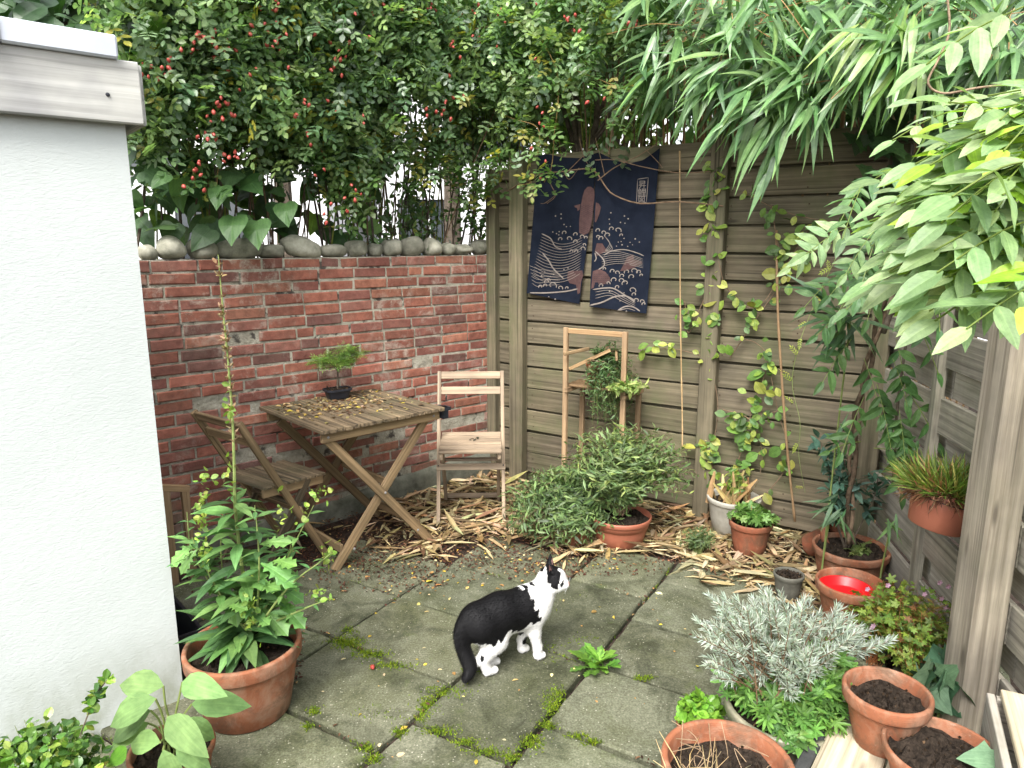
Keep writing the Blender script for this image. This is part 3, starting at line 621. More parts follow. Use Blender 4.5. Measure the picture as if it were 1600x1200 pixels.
def text_geo(s):
    cu=bpy.data.curves.new('tmp','FONT'); cu.body=s; cu.align_x='CENTER'; o=bpy.data.objects.new('tmp',cu); COL.objects.link(o)
    dg=bpy.context.evaluated_depsgraph_get(); me=bpy.data.meshes.new_from_object(o.evaluated_get(dg)); me.calc_loop_triangles()
    V=np.array([v.co[:] for v in me.vertices]); T=np.array([t.vertices[:] for t in me.loop_triangles])
    bpy.data.objects.remove(o); bpy.data.meshes.remove(me); return V,T
for ch,cy,sz in (('\u6607',272,44),('\u9bc9',322,52),('\u56f3',366,40)):
    try:
        V,T=text_geo(ch); V=V-(V.max(0)+V.min(0))/2; V=V/max(V[:,1].max()-V[:,1].min(),1e-6)
        mb.add([NP(*zq(893-(cy-310)*.05+x*sz,cy-y*sz),.0032) for x,y,_ in V],t=T,mi=2)
    except Exception as e: print('text',e)
m_,n_,b_,o_=newmat('navy_cloth'); t=NT(n_); gp=t.pos(); c=t.ramp(t.noise(gp,12,5,.6),[(.3,(.006,.0085,.016)),(.7,(.011,.015,.026))]); t.link(c,b_.inputs['Base Color']); b_.inputs['Roughness'].default_value=.9; b_.inputs['Specular IOR Level'].default_value=.1; t.link(t.bump(t.noise(t.mapping(gp,(300,300,300)),1.0,2),.2,.002),b_.inputs['Normal']); M['navy']=m_
M['rose']=simplemat('rose_print',(.060,.034,.033),(.095,.055,.052),30,.9,0,1,.1); M['cream']=simplemat('cream_print',(.17,.145,.13),(.25,.22,.195),30,.9,0,1,.1); M['dkprint']=simplemat('dark_print',(.035,.025,.03),(.05,.035,.04),30,.9,0,1,.1)
mb.build('cloth',[M['navy'],M['rose'],M['cream'],M['dkprint']],ban,smooth=True)
# ------------------------------------------------------------------ furniture
def Rz(a): return np.array([[math.cos(a),-math.sin(a),0],[math.sin(a),math.cos(a),0],[0,0,1]])
r=RS(31)
FL,FR,BL,BR=[G(x,y,.745) for x,y in ((495,677),(683,635),(409,634),(597,607))]
uu=unit((FR-FL)+(BR-BL)); vv=np.array([-uu[1],uu[0],0]); cen=(FL+FR+BL+BR)/4; cen[2]=0
TW,TD,TZ=.715,.68,.745
tab=thing('folding_table','weathered wooden slatted folding table littered with fallen leaves against the brick wall','table',cen,math.atan2(uu[1],uu[0]))
# local axes: x along the front edge, y towards the wall
mb=MB(); k=17; pw=TW/k
for i in range(k):
    x=-TW/2+pw*(i+.5); f=r.uniform(.7,1.2); board(mb,(x,-TD/2+r.normal(0,.002),TZ-.009+r.normal(0,.0012)),(x,TD/2,TZ-.009+r.normal(0,.0012)),pw-.005,.018,up=(1,0,0),col=np.array([f,f*.98,f*.96]),seed=300+i,jit=.0005)
mb.build('tabletop',M['teak_dark'],tab,local=True)
for yy in (-TD/2+.045,TD/2-.06):
    mb=MB(); board(mb,(-TW/2+.02,yy,TZ-.045),(TW/2-.01,yy,TZ-.045),.05,.022,seed=int(350+yy*9),jit=.0005); mb.build('rail',M['teak'],tab,local=True)
for yy in (-TD/2+.075,TD/2-.10):
    for sg in (1,-1):
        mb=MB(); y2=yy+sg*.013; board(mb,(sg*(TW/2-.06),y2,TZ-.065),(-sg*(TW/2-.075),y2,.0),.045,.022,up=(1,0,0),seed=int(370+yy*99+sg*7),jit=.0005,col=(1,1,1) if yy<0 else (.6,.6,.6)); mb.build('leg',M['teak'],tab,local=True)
for (x,z) in ((-.235,.10),(.235,.10),(.06,.37)):
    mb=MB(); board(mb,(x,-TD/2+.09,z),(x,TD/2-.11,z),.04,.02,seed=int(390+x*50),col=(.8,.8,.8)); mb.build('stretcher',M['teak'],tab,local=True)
for (x,z,yy) in ((-TW/2+.05,TZ-.045,-TD/2+.031),(TW/2-.05,TZ-.045,-TD/2+.031),(.004,.345,-TD/2+.048),(-.19,.10,-TD/2+.046),(.2,.085,-TD/2+.05)):
    mb=MB(); lathe(mb,[(0,.004),(.005,.003),(.007,0)],9,(x,yy,z),tilt=np.array([[1,0,0],[0,0,-1],[0,1,0]])); mb.build('bolt',M['steel'],tab,local=True)
mb=MB(); box(mb,(TW/2+.012,-TD/2+.05,TZ-.035),(.035,.085,.06)); box(mb,(TW/2+.02,-TD/2+.03,TZ-.014),(.05,.05,.018)); mb.build('corner_cap',M['blackpl'],tab,local=True)
def folding_chair(label,loc,rz,mat,mats,seed,lean=.36,top=.83):
    c=thing('folding_chair',label,'chair',loc,rz); w=.19; sd=seed
    for sg in (-1,1):
        mb=MB(); board(mb,(sg*w,0,0),(sg*w,lean,top),.034,.021,up=(0,1,.3),seed=sd+sg+1,jit=.0004); mb.build('leg',mat,c,local=True)
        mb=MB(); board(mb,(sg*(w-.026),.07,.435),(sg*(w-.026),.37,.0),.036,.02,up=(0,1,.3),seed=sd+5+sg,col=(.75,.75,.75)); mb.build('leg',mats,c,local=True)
        mb=MB(); board(mb,(sg*(w-.026),-.015,.41),(sg*(w-.026),.33,.427),.042,.018,seed=sd+8+sg); mb.build('seat_rail',mat,c,local=True)
    mb=MB(); n=6
    for i in range(n):
        y=-.005+i*.062; f=r.uniform(.8,1.15); board(mb,(-w+.012,y,.437+.003*i),(w-.012,y,.437+.003*i),.052,.013,up=(0,1,.05),col=(f,f,f),seed=sd+20+i,jit=.0005)
    mb.build('seat',mats,c,local=True)
    mb=MB()
    for f0 in (.87,.975):
        board(mb,(-w+.012,lean*f0,top*f0),(w-.012,lean*f0,top*f0),.045,.016,up=(0,.35,1),seed=sd+int(f0*90),jit=.0005)
    mb.build('backrest',mat,c,local=True)
    mb=MB(); board(mb,(-w-.012,lean*.37-.02,top*.37),(w+.012,lean*.37-.02,top*.37),.038,.016,up=(0,.35,1),seed=sd+41); mb.build('front_stretcher',mat,c,local=True)
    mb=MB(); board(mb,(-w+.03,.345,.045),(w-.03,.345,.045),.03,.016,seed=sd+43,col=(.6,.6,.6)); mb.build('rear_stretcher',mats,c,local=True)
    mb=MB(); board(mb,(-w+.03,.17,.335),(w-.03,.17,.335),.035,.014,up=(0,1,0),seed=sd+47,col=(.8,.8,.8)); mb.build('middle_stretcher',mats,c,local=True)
    for sg in (-1,1):
        for dz in (.011,-.011): mb=MB(); lathe(mb,[(0,.003),(.004,.002),(.005,0)],8,(sg*w,lean*.37-.029,top*.37+dz),tilt=np.array([[1,0,0],[0,0,-1],[0,1,0]])); mb.build('screw',M['blackpl'],c,local=True)
    return c
folding_chair('pale bleached folding chair standing in dry leaves in front of the fence corner',(-.237,3.84,0),rad(2.0),M['teak_pale'],M['teak_pale'],500)
folding_chair('brown folding chair with mossy slatted seat pushed in at the left side of the table',(-1.115,3.53,0),rad(143),M['teak'],M['teak_dark'],560,lean=.44,top=.80)
cl=MB(); q_=RS(77); nn=9; P_=np.array([-.22,4.02,.455])+np.c_[q_.normal(0,.012,nn),q_.normal(0,.008,nn),np.zeros(nn)]
scatter(cl,leaf_t(.6,(.2,.9,1,.1),.5,.3),P_,q_.normal(0,1,(nn,3))*np.array([1,1,.4]),np.tile([0,0,1.],(nn,1))+q_.normal(0,.4,(nn,3)),q_.uniform(.015,.03,nn),np.tile([(.035,.035,.025)],(nn,1)))
tag(cl.build('withered_leaves',M['litter']),'small dark clump of withered leaves on the seat of the pale chair','leaf clump')
# ------------------------------------------------------------------ pots
def soil_disc(mb,rr,z,seed,c=(0,0,0),amp=.008,col=(1,1,1)):
    q_=RS(seed); V=[(0,0,z+amp*.5)];nr,na=9,30
    for i in range(1,nr+1):
        for k_ in range(na):
            a=2*math.pi*k_/na; rad_=rr*i/nr; V.append((rad_*math.cos(a),rad_*math.sin(a),z+q_.normal(0,amp)+amp*1.5*math.sin(a*2+i*.6)*(i/nr)*(1-i/nr)*2))
    t=[(0,1+k_,1+(k_+1)%na) for k_ in range(na)]; q=[(1+(i-1)*na+k_,1+i*na+k_,1+i*na+(k_+1)%na,1+(i-1)*na+(k_+1)%na) for i in range(1,nr) for k_ in range(na)]
    mb.add(np.array(V)+np.asarray(c),q=q,t=t,col=col)
    # crumbs
    for _ in range(70):
        a=q_.uniform(0,6.28); d=rr*math.sqrt(q_.uniform(0,.93)); s=q_.uniform(.002,.006); cc=np.array([d*math.cos(a),d*math.sin(a),z+.004])+np.asarray(c)
        v=[(s,0,0),(-s*.5,s*.9,0),(-s*.6,-s*.8,0),(0,0,s*1.2)]; 
        f=q_.choice([.6,1.2,2.5,5.0],p=[.4,.4,.14,.06]); mb.add(np.array(v)+cc,t=[(0,1,3),(1,2,3),(2,0,3)],col=np.array([f,f*.85,f*.65]))
def pot_prof(rt,rb,h,rim,th,soil):
    ri=rt-.006 if rim>0 else rt; rn=rb+(rt-rb)*(1-rim/h)*.92
    P=[(0,0.001),(rb*.95,0.0),(rb,.004),(rb+(rn-rb)*.5,(h-rim)*.5)]
    if rim>0: P+=[(rn-.002,h-rim-.004),(rn,h-rim),(rt-.004,h-rim+.002),(rt-.001,h-rim+.008),(rt+.001,h-.008)]
    P+=[(rt,h-.003),(rt-.004,h),(rt-th+.003,h),(rt-th,h-.005),(rt-th-.002,h-rim*.9 if rim else h-.03),(rb+(rt-rb)*soil/h-th*.9,soil-.03),(0,soil-.034)]
    return P
def potted(label,cat,p,rt,rb,h,mat,rim=.035,th=.012,soil=None,name='potted_plant',tilt=None,seed=1,soilmat='soil',group=None,tint=1.0):
    root=thing(name,label,cat,p,0,group); soil=h*.82 if soil is None else soil
    mb=MB(); lathe(mb,pot_prof(rt,rb,h,rim,th,soil),48,wob=.004,tilt=tilt,col=(tint,tint,tint)); mb.build('pot',M[mat],root,smooth=True,local=True)
    if soilmat:
        mb=MB(); soil_disc(mb,rb+(rt-rb)*soil/h-th*.8,soil,seed)
        if tilt is not None: mb.V=[v@np.asarray(tilt).T for v in mb.V]
        mb.build('soil',M[soilmat],root,local=True)
    return root
def foot(px,py,rimy,wpx):
    p=G(px,py); h=ZAT(p,rimy); return p,h,wpx/2*mpp(p+np.array([0,0,h]))
POT={}
p,h,rt=foot(388,1106,1003,175); POT['tall']=potted('large terracotta pot with a tall leafy plant and dry flower spike beside the white shed','potted plant',p,rt,rt*.74,h,'terra',rim=.055,th=.016,soil=h*.80,seed=2),h,rt
p=G(268,1165,.17); h=.17; rt=63*mpp(p); p[2]=0
POT['hosta']=potted('small terracotta pot with a broad-leaved hosta below the white shed wall','potted plant',p,rt,rt*.72,h,'terra',rim=.03,th=.011,seed=3),h,rt
p,h,rt=foot(968,845,803,84); POT['mid']=potted('brown plastic pot with a wide bushy green shrub on the bamboo leaf litter','potted plant',p,rt*1.15,rt*.85,h*1.0,'terra_plastic',rim=.03,th=.008,seed=4),h,rt
p,h,rt=foot(1143,832,775,82); POT['white']=potted('dirty white pot full of upright dry leaf stubs by the fence post','potted plant',p,rt,rt*.72,h,'whitepot',rim=.03,th=.012,seed=5),h,rt
p,h,rt=foot(1170,862,813,66); POT['small']=potted('small damp terracotta pot with fresh green leaves in front of the white pot','potted plant',p,rt,rt*.7,h,'terra_dark',rim=.035,th=.011,seed=6),h,rt
p,h,rt=foot(1230,930,895,46); POT['dark']=potted('small dark grey clay pot of bare soil on the edge of the paving','flower pot',p,rt,rt*.75,h,'greypot',rim=.026,th=.008,soil=h*.86,seed=7,name='flower_pot'),h,rt
p,h,rt=foot(1325,902,853,112); POT['tree']=potted('wide terracotta pot with a thin blue-leaved sapling in the right corner','potted plant',p,rt,rt*.8,h,'terra',rim=.04,th=.014,soil=h*.86,seed=8,tint=.85),h,rt
p,h,rt=foot(1323,975,908,102); POT['redp']=potted('terracotta pot holding a red plastic bowl, below the sapling pot','flower pot',p,rt,rt*.66,h,'terra',rim=.045,th=.012,soil=h*.45,seed=9,name='flower_pot'),h,rt
# red bowl inside
mb=MB(); R_=rt*.80; pc=p+np.array([-.018,.004,h*.45])
lathe(mb,[(0,.0),(R_*.72,.001),(R_*.8,.01),(R_*.97,h*.38),(R_,h*.39),(R_*.98,h*.405),(R_*.95,h*.39),(R_*.82,.045),(R_*.76,.042),(0,.041)],40,pc)
tag(mb.build('bowl',M['red'],smooth=True),'bright red plastic bowl sunk inside a terracotta pot','bowl')
# broken leaning pot
ang=Matrix.Rotation(rad(58),3,Vector((.72,.6,0)).normalized()); ang=np.array(ang)
p=G(1262,868)+np.array([0,0,.055]); lp=thing('flower_pot','mossy broken terracotta pot lying tipped over in the dry leaves','flower pot',p)
mb=MB(); lathe(mb,[(0,0),(.055,0),(.058,.01),(.075,.13),(.082,.13),(.086,.165),(.076,.165),(.066,.12),(.048,.015),(0,.015)],36,tilt=ang); mb.build('pot',M['terra_dark'],lp,smooth=True,local=True)
mb=MB(); soil_disc(mb,.066,.11,3); mb.V=[v@ang.T for v in mb.V]; mb.build('soil',M['soil'],lp,local=True)
# lavender planter
p=G(1228,1100,.25); p[2]=0; rt=92*mpp(G(1228,1100,.25)); POT['lav']=potted('wide shallow worn green planter with silver lavender and fresh herbs','potted plant',p,rt,rt*.72,.25,'glazed',rim=.04,th=.016,soil=.21,seed=11),.25,rt
p=G(1095,1128,.12); p[2]=0; POT['box']=potted('small pot with a bright green box seedling between the front pots','potted plant',p,.075,.055,.12,'terra_dark',rim=.025,th=.008,seed=12),.12,.075
p=G(1137,1188,.28); p[2]=0; POT['fore']=potted('large terracotta pot of soil and withered straw in the front foreground','flower pot',p,101*mpp(G(1137,1188,.28)),.125,.28,'terra',rim=.05,th=.017,soil=.225,seed=13,name='flower_pot'),.28,.168
# crate and pots on it
cz=.25; c0,c1=G(1283,1115,cz),G(1232,1215,cz); dl=unit(c1-c0); dw=np.array([-dl[1],dl[0],0]); 
if dw[0]<0: dw=-dw
crate=thing('wooden_bench','low bench of bare pale planks with a blackened edge, under the front pots','bench',c0+dl*.3+dw*.25-np.array([0,0,cz]))
mb=MB()
for i in range(3): board(mb,c0-dl*.0+dw*(.036+.155*i+.075)-np.array([0,0,.0125+.0005*i]),c0+dl*.75+dw*(.036+.155*i+.075)-np.array([0,0,.0125]),.15,.025,up=dw,seed=900+i,jit=.0006,bev=.004)
mb.build('top_plank',M['plank'],crate)
mb=MB(); board(mb,c0-dl*.012+dw*.016-np.array([0,0,.05]),c0+dl*.76+dw*.016-np.array([0,0,.05]),.10,.036,seed=911,bev=.006,jit=.001); mb.build('edge_board',M['char'],crate)
for a in (.03,.7):
    for b_ in (.05,.45):
        mb=MB(); q_=c0+dl*a+dw*b_; board(mb,q_-np.array([0,0,.026]),np.array([q_[0],q_[1],0]),.05,.05,up=dw,seed=int(920+a*10+b_*30)); mb.build('leg',M['char'],crate)
p=G(1377,1160,cz); h=ZAT(p,1078)-cz; rt=64*mpp(p+np.array([0,0,h])); POT['bench']=potted('terracotta pot of dark damp soil standing on the pale plank bench','flower pot',p,rt,rt*.64,h*1.02,'terra',rim=.042,th=.012,soil=h*.78,seed=15,name='flower_pot'),h,rt
p=G(1475,1172,.36); p[2]=cz+.001; POT['front']=potted('wide terracotta pot of speckled soil at the foot of the thick grey post','flower pot',p,.138,.105,.11,'terra',rim=.035,th=.011,soil=.082,seed=16,name='flower_pot'),.11,.138
# wooden planter box at the right edge
wb=G(1549,1086,.42); d1=unit(G(1575,1200,.42)-wb); d2=np.array([-d1[1],d1[0],0]); d2=d2 if d2[0]>0 else -d2
pl=thing('planter_box','pale wooden planter box at the right edge in front of the side fence','planter box',wb+d1*.2-np.array([0,0,.42]))
mb=MB()
for i in range(3): board(mb,wb+np.array([0,0,-.07-.142*i])-d1*.01,wb+np.array([0,0,-.07-.142*i])+d1*.6,.138,.02,seed=930+i,jit=.0005)
for i in range(3): board(mb,wb+np.array([0,0,-.07-.142*i])+d2*.011,wb+np.array([0,0,-.07-.142*i])+d2*.40,.138,.02,seed=940+i,jit=.0005)
mb.build('side_board',M['fence_grey'],pl)
mb=MB(); board(mb,wb+d2*.2-d1*.01+np.array([0,0,.010]),wb+d2*.2+d1*.61+np.array([0,0,.010]),.36,.018,up=d2,seed=950,jit=.0005); mb.build('lid_board',M['plank'],pl)
# plant stand made of laths at the fence
A=F0+FN*.30; tl,tr=ONP(885,512,A,FN),ONP(977,518,A,FN); zt=(tl[2]+tr[2])/2; tl[2]=tr[2]=0
st=thing('plant_stand','slim orange-brown lath plant stand leaning by the fence behind the shrub','plant stand',(tl+tr)/2)
Z=lambda z:np.array([0,0,z])
for q_,k_ in ((tl,1),(tr,2)):
    mb=MB(); board(mb,q_,q_+Z(zt),.03,.022,up=FD,seed=960+k_,jit=.0005); mb.build('upright',M['oak'],st)
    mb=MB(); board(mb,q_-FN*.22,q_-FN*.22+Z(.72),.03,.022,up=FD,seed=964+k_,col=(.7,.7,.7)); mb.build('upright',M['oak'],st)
    mb=MB(); board(mb,q_+FN*.02+FD*.013+Z(.73),q_-FN*.24+FD*.013+Z(.73),.028,.02,seed=966+k_); mb.build('side_rail',M['oak'],st)
    mb=MB(); board(mb,q_+FN*.06+FD*.02*(1 if k_==1 else -1)+Z(.955),q_-FN*.10+FD*(.10 if k_==1 else -.10)+Z(.975),.02,.014,seed=968+k_,col=(.8,.8,.75)); mb.build('peg',M['oak'],st)
mb=MB(); board(mb,tl+Z(zt-.018)-FN*.002+FD*.015,tr+Z(zt-.018)-FN*.002-FD*.015,.03,.02,seed=971,jit=.0005,col=(1.15,1.1,1.0)); mb.build('top_rail',M['oak'],st)
mb=MB()
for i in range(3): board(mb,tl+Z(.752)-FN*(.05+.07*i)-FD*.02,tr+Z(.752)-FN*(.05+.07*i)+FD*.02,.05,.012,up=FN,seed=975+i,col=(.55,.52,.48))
mb.build('shelf',M['oak'],st)
mb=MB(); board(mb,tl+Z(.86)+FD*.03+FN*.01,tl+Z(.99)+FD*.28-FN*.02,.02,.012,seed=981,col=(.9,.88,.8)); mb.build('loose_lath',M['oak'],st)
# hanging pot on the side fence
hp=ONP(1461,822,RC+RN*.15,RN)
tl_=np.array(Matrix.Rotation(rad(-11),3,Vector((RD[0],RD[1],0))))
h=62*mpp(hp); rt=49*mpp(hp); POT['hang']=potted('terracotta pot with a spiky grassy tuft hanging on the side fence','hanging pot',hp,rt*1.02,rt*.80,h*1.05,'terra_plastic',rim=0.0,th=.008,soil=h*.97,tilt=tl_,seed=17,name='hanging_pot',tint=1.15),h,rt
mb=MB(); a=np.linspace(0,2*math.pi,40); tube(mb,[tl_@np.array([rt*1.0*math.cos(x),rt*1.0*math.sin(x),h*.80])+hp for x in a],.0022,5)
for sgn in (-1,1): tube(mb,[hp+tl_@np.array([0,0,h*.8])+RD*sgn*rt*.9,hp+np.array([0,0,h*.9])-RN*.10+RD*sgn*.05,hp-RN*.145+np.array([0,0,h*1.5])],.002,5)
mb.build('wire_hanger',M['blackpl'],POT['hang'][0])
# bonsai pot on the table
bp=G(528,618,.748); bp=G(528,622,.748); bo=thing('bonsai','little bonsai tree in a dark oblong pot on the slatted table','bonsai',bp,math.atan2(uu[1],uu[0])+rad(-8))
mb=MB(); V=[]
for (sx,sy,z) in ((.052,.034,0),(.056,.038,.004),(.068,.048,.044),(.075,.055,.046),(.075,.055,.056),(.068,.048,.056),(.064,.044,.042)):
    for a in range(28):
        th=2*math.pi*a/28; c_,s_=math.cos(th),math.sin(th); V.append((sx*np.sign(c_)*abs(c_)**.45,sy*np.sign(s_)*abs(s_)**.45,z))
mb.add(V,q=[(i*28+a,i*28+(a+1)%28,(i+1)*28+(a+1)%28,(i+1)*28+a) for i in range(6) for a in range(28)]); mb.build('pot',M['blackpl'],bo,local=True,smooth=False)
mb=MB(); soil_disc(mb,.05,.047,33); mb.V=[v*np.array([1.25,.85,1]) for v in mb.V]; mb.build('soil',M['soil'],bo,local=True)
# wooden frame and black trough between shed and brick wall
fp=G(283,905); fr=thing('lath_trellis','old narrow lath trellis standing behind the white shed corner','frame',fp)
for dx in (0,.085):
    mb=MB(); board(mb,fp+WD*(dx-.03)-Z(.02),fp+WD*(dx-.03)+Z(ZAT(fp,758)+.0-dx*.35),.035,.03,up=WD,seed=int(990+dx*99)); mb.build('upright',M['oak'],fr)
mb=MB(); board(mb,fp+WD*-.05+Z(ZAT(fp,758)),fp+WD*.075+Z(ZAT(fp,758)-.035),.03,.032,seed=993); mb.build('top_rail',M['oak'],fr)
tp=G(300,1010)-WD*.10; tr_=thing('plastic_trough','black plastic trough wedged between the shed corner and the large pot','trough',tp)
mb=MB(); rot=Rz(WA+rad(90)); 
for (c,s_) in (((0,0,.006),(.5,.14,.012)),((0,.07,.10),(.5,.012,.2)),((0,-.07,.10),(.5,.012,.2)),((.25,0,.10),(.012,.152,.2)),((-.25,0,.10),(.012,.152,.2))): box(mb,tp+rot@np.array(c),s_,rot)
mb.build('trough_body',M['blackpl'],tr_)
# ------------------------------------------------------------------ plants: leaf shapes
T_OV=leaf_t(.46,(.05,.62,1,.86,.5,.02),.22,.22); T_LAN=leaf_t(.30,(.05,.7,1,.85,.45,0),.18,.30); T_NAR=leaf_t(.22,(.1,.9,1,.6,0),.15,.2)
T_BAM=leaf_t(.125,(.1,.75,1,.9,.62,.28,0),.12,.28); T_BLADE=leaf_t(.07,(.8,1,.8,.4,0),.2,.3); T_RND=leaf_t(.72,(.1,.8,1,.85,.15),.18,.12)
T_HEART=(lambda o:fan_t(o,.12,.35))([(0,0),(-.10,.16),(-.06,.34),(.12,.44),(.36,.40),(.62,.27),(.84,.11),(1,0),(.84,-.11),(.62,-.27),(.36,-.40),(.12,-.44),(-.06,-.34),(-.10,-.16)])
def lobed(n,depth,w=.5):
    o=[]; k=n*6
    for i in range(k+1):
        a=-2.5+5.0*i/k; rr=(1-depth*.5-depth*.5*math.cos(n*a*1.15+math.pi*(n%2==0)))*(.62+.38*math.cos(a*.62)); o.append((.35+rr*.62*math.cos(a),rr*w*1.15*math.sin(a)))
    o.append((.0,0)); return fan_t(o,.05,.25)
T_LOB=lobed(5,.55); T_FERN=lobed(7,.7); T_IVY=fan_t([(0,0),(-.12,.28),(.08,.30),(.16,.55),(.38,.36),(.55,.26),(.78,.14),(1,0),(.78,-.14),(.55,-.26),(.38,-.36),(.16,-.55),(.08,-.30),(-.12,-.28)],.06,.2)
T_JAG=fan_t([(0,.02),(.15,.06),(.2,.16),(.28,.07),(.36,.09),(.42,.22),(.5,.09),(.58,.11),(.66,.24),(.74,.12),(.84,.2),(.9,.1),(1,0),(.9,-.1),(.84,-.2),(.74,-.12),(.66,-.24),(.58,-.11),(.5,-.09),(.42,-.22),(.36,-.09),(.28,-.07),(.2,-.16),(.15,-.06),(0,-.02)],.12,.35)
T_ROSE=compound_t(leaf_t(.66,(.15,.9,.85,.1),.12,.1),2,.40,ang=62,droop=.15); T_WIS=compound_t(leaf_t(.42,(.08,.75,1,.8,.38,0),.2,.25),4,.34,ang=52,droop=.45)
T_PALM=(lambda L:L)(compound_t(leaf_t(.25,(.1,1,.5,0),.1,.2),2,.55,ang=60,droop=.1))
GREENS=[(.045,.11,.028),(.06,.14,.035),(.035,.085,.028),(.085,.16,.04)]
UP=np.array([0,0,1.])
def bush(root,base,cen,radii,nst,nl,tmpl,size,cols,seed,mat='leaf',smat='stem',sr=.0022,lf=.35,w=None,rad_pow=2.2,zmin=None,spread=.9,droop=.0,upz=.6,stemcol=(1,1,1),jit=.16,sizevar=.25,lean=.45,name='foliage',arch=.0,parts=True,slim=160):
    """stems rise from base and end inside the crown; leaves sit in pairs along the outer part of each stem"""
    r=RS(seed); base=np.asarray(base,float); cen=np.asarray(cen,float); radii=np.asarray(radii,float); sm=MB(); lm=MB(); P=[];X=[];Zn=[];B=[]
    bb=base.reshape(-1,3)
    for k in range(nst):
        d=unit(r.normal(0,1,3)); d[2]=abs(d[2])*.9-.25 if zmin is None else d[2]
        e=cen+d*radii*r.uniform(.25,1)**(1/rad_pow); 
        if zmin is not None: e[2]=max(e[2],zmin)
        b=bb[r.randint(len(bb))]+r.normal(0,.012,3)*np.array([1,1,0]); m=(b+e)/2+np.array([0,0,np.linalg.norm(e-b)*(lean*.4+arch)])+r.normal(0,.03,3)*np.linalg.norm(e-b)
        C=curve([b,b*.6+m*.4+UP*.02,m,e],10)
        if k<slim: tube(sm,C,np.linspace(sr,sr*.4,len(C)),4,col=stemcol,cap=False)
        T=unit(np.gradient(C,axis=0))
        for j in range(nl):
            s=lf+(1-lf)*(j+r.uniform(0,.9))/nl; i=min(int(s*(len(C)-1)),len(C)-2); f=s*(len(C)-1)-i; p=C[i]*(1-f)+C[i+1]*f
            side=unit(np.cross(T[i],UP)+r.normal(0,.3,3)); sg=1 if j%2 else -1
            x=T[i]*(1-spread*.7)+side*sg*spread+r.normal(0,.3,3); x[2]-=droop
            P.append(p); X.append(x); Zn.append(UP*upz+d*.6+r.normal(0,.35,3)); B.append(b)
    P=np.array(P); N=len(P); C=pal(r,N,cols,w,jit); S=size*np.exp(r.normal(0,sizevar,N))
    scatter(lm,tmpl,P,np.array(X),np.array(Zn),S,C)
    if nst and slim: sm.build('stem',M[smat],root)
    return lm.build(name,M[mat],root)
def loc(root): return np.array(root.location)
# ------------------------------------------------------------------ 1. tall plant in the big pot
r=RS(101); root,h,rt=POT['tall']; b0=loc(root); sz=h*.80
lm=MB(); sm=MB(); P=[];X=[];Zd=[];S=[];C=[]
LG=[(.10,.21,.075),(.075,.165,.062),(.13,.245,.08),(.06,.13,.05)]
def stem_px(pts,r0,r1,n=16,depth=0.0,plantY=None,mb=None,col=(1,1,1)):
    W=[AT(px,py,(plantY if plantY is not None else b0[1])+dy) for px,py,dy in pts]; Cc=curve(W,n); tube(mb,Cc,np.linspace(r0,r1,len(Cc)),6,col=col); return Cc
def leaves_on(Cc,n,size,s0=.0,s1=1.0,droop=.3,cols=LG,up=.5):
    for j in range(n):
        s=s0+(s1-s0)*(j+r.uniform(0,.8))/n; i=min(int(s*(len(Cc)-1)),len(Cc)-1); a=j*2.4+r.uniform(-.4,.4)
        x=np.array([math.cos(a),math.sin(a),up-droop*r.uniform(0,1)]); P.append(Cc[i]); X.append(x); Zd.append(UP+r.normal(0,.2,3)); S.append(size*(1-.45*s)*r.uniform(.7,1.15)); C.append(pal(r,1,cols,jit=.14)[0])
main=stem_px([(392,985,0),(380,900,0),(368,800,0),(366,730,.01),(363,650,.02),(356,560,.02),(348,480,.03),(341,398,.03)],.0075,.0018,40,mb=sm)
leaves_on(main,64,.15,.0,.34,.5); leaves_on(main,8,.06,.32,.42,.3)
for k,(pts,nl,ls) in enumerate([([(395,985,.02),(430,920,.0),(450,870,-.03),(470,830,-.05),(490,790,-.05)],22,.085),([(385,985,0),(335,920,.03),(300,860,.04),(292,800,.04)],32,.12),([(400,985,-.03),(405,890,-.06),(402,830,-.06),(398,790,-.06)],24,.105),([(400,985,-.05),(440,930,-.08),(470,900,-.1),(498,880,-.1),(520,862,-.1)],14,.07),([(385,985,.02),(345,930,.0),(318,880,-.02),(300,840,-.02)],32,.13),([(388,985,0),(420,930,.05),(445,890,.06),(455,850,.05)],26,.12),([(380,985,.03),(355,930,.06),(345,860,.08),(350,790,.07)],24,.12),([(400,985,.0),(455,960,-.05),(490,945,-.06),(520,935,-.05)],8,.06)]):
    cc=stem_px(pts,.0045,.0014,14,mb=sm); leaves_on(cc,nl,ls,.12,1.0,.5)
# base rosette, large leaves
for k in range(46):
    a=k*2.399; P.append(b0+np.array([math.cos(a)*.02,math.sin(a)*.02,sz+.03+r.uniform(0,.10)])); X.append(np.array([math.cos(a),math.sin(a),r.uniform(-.15,.75)])); Zd.append(UP); S.append(r.uniform(.13,.20)); C.append(pal(r,1,LG,jit=.15)[0])
scatter(lm,T_LAN,P,X,Zd,S,C)
lm.build('foliage',M['leaf'],root); sm.build('stem',M['stem'],root)
lm=MB(); Pj=[]; Xj=[]; 
for k in range(20):
    px,py=r.choice([[430,890],[455,940],[440,960],[470,930],[330,900],[300,850],[320,930]][0:7],1) if False else [(432,880),(452,930),(440,955),(455,905),(425,910),(410,860),(445,880),(400,930),(330,850)][k%9]
    Pj.append(AT(px-25+r.normal(0,8),py+r.normal(0,10),b0[1]+r.uniform(-.10,.08))); Xj.append((r.uniform(.2,1)*(1 if px>380 else -1),-r.uniform(.2,.8),r.uniform(-.6,.3)))
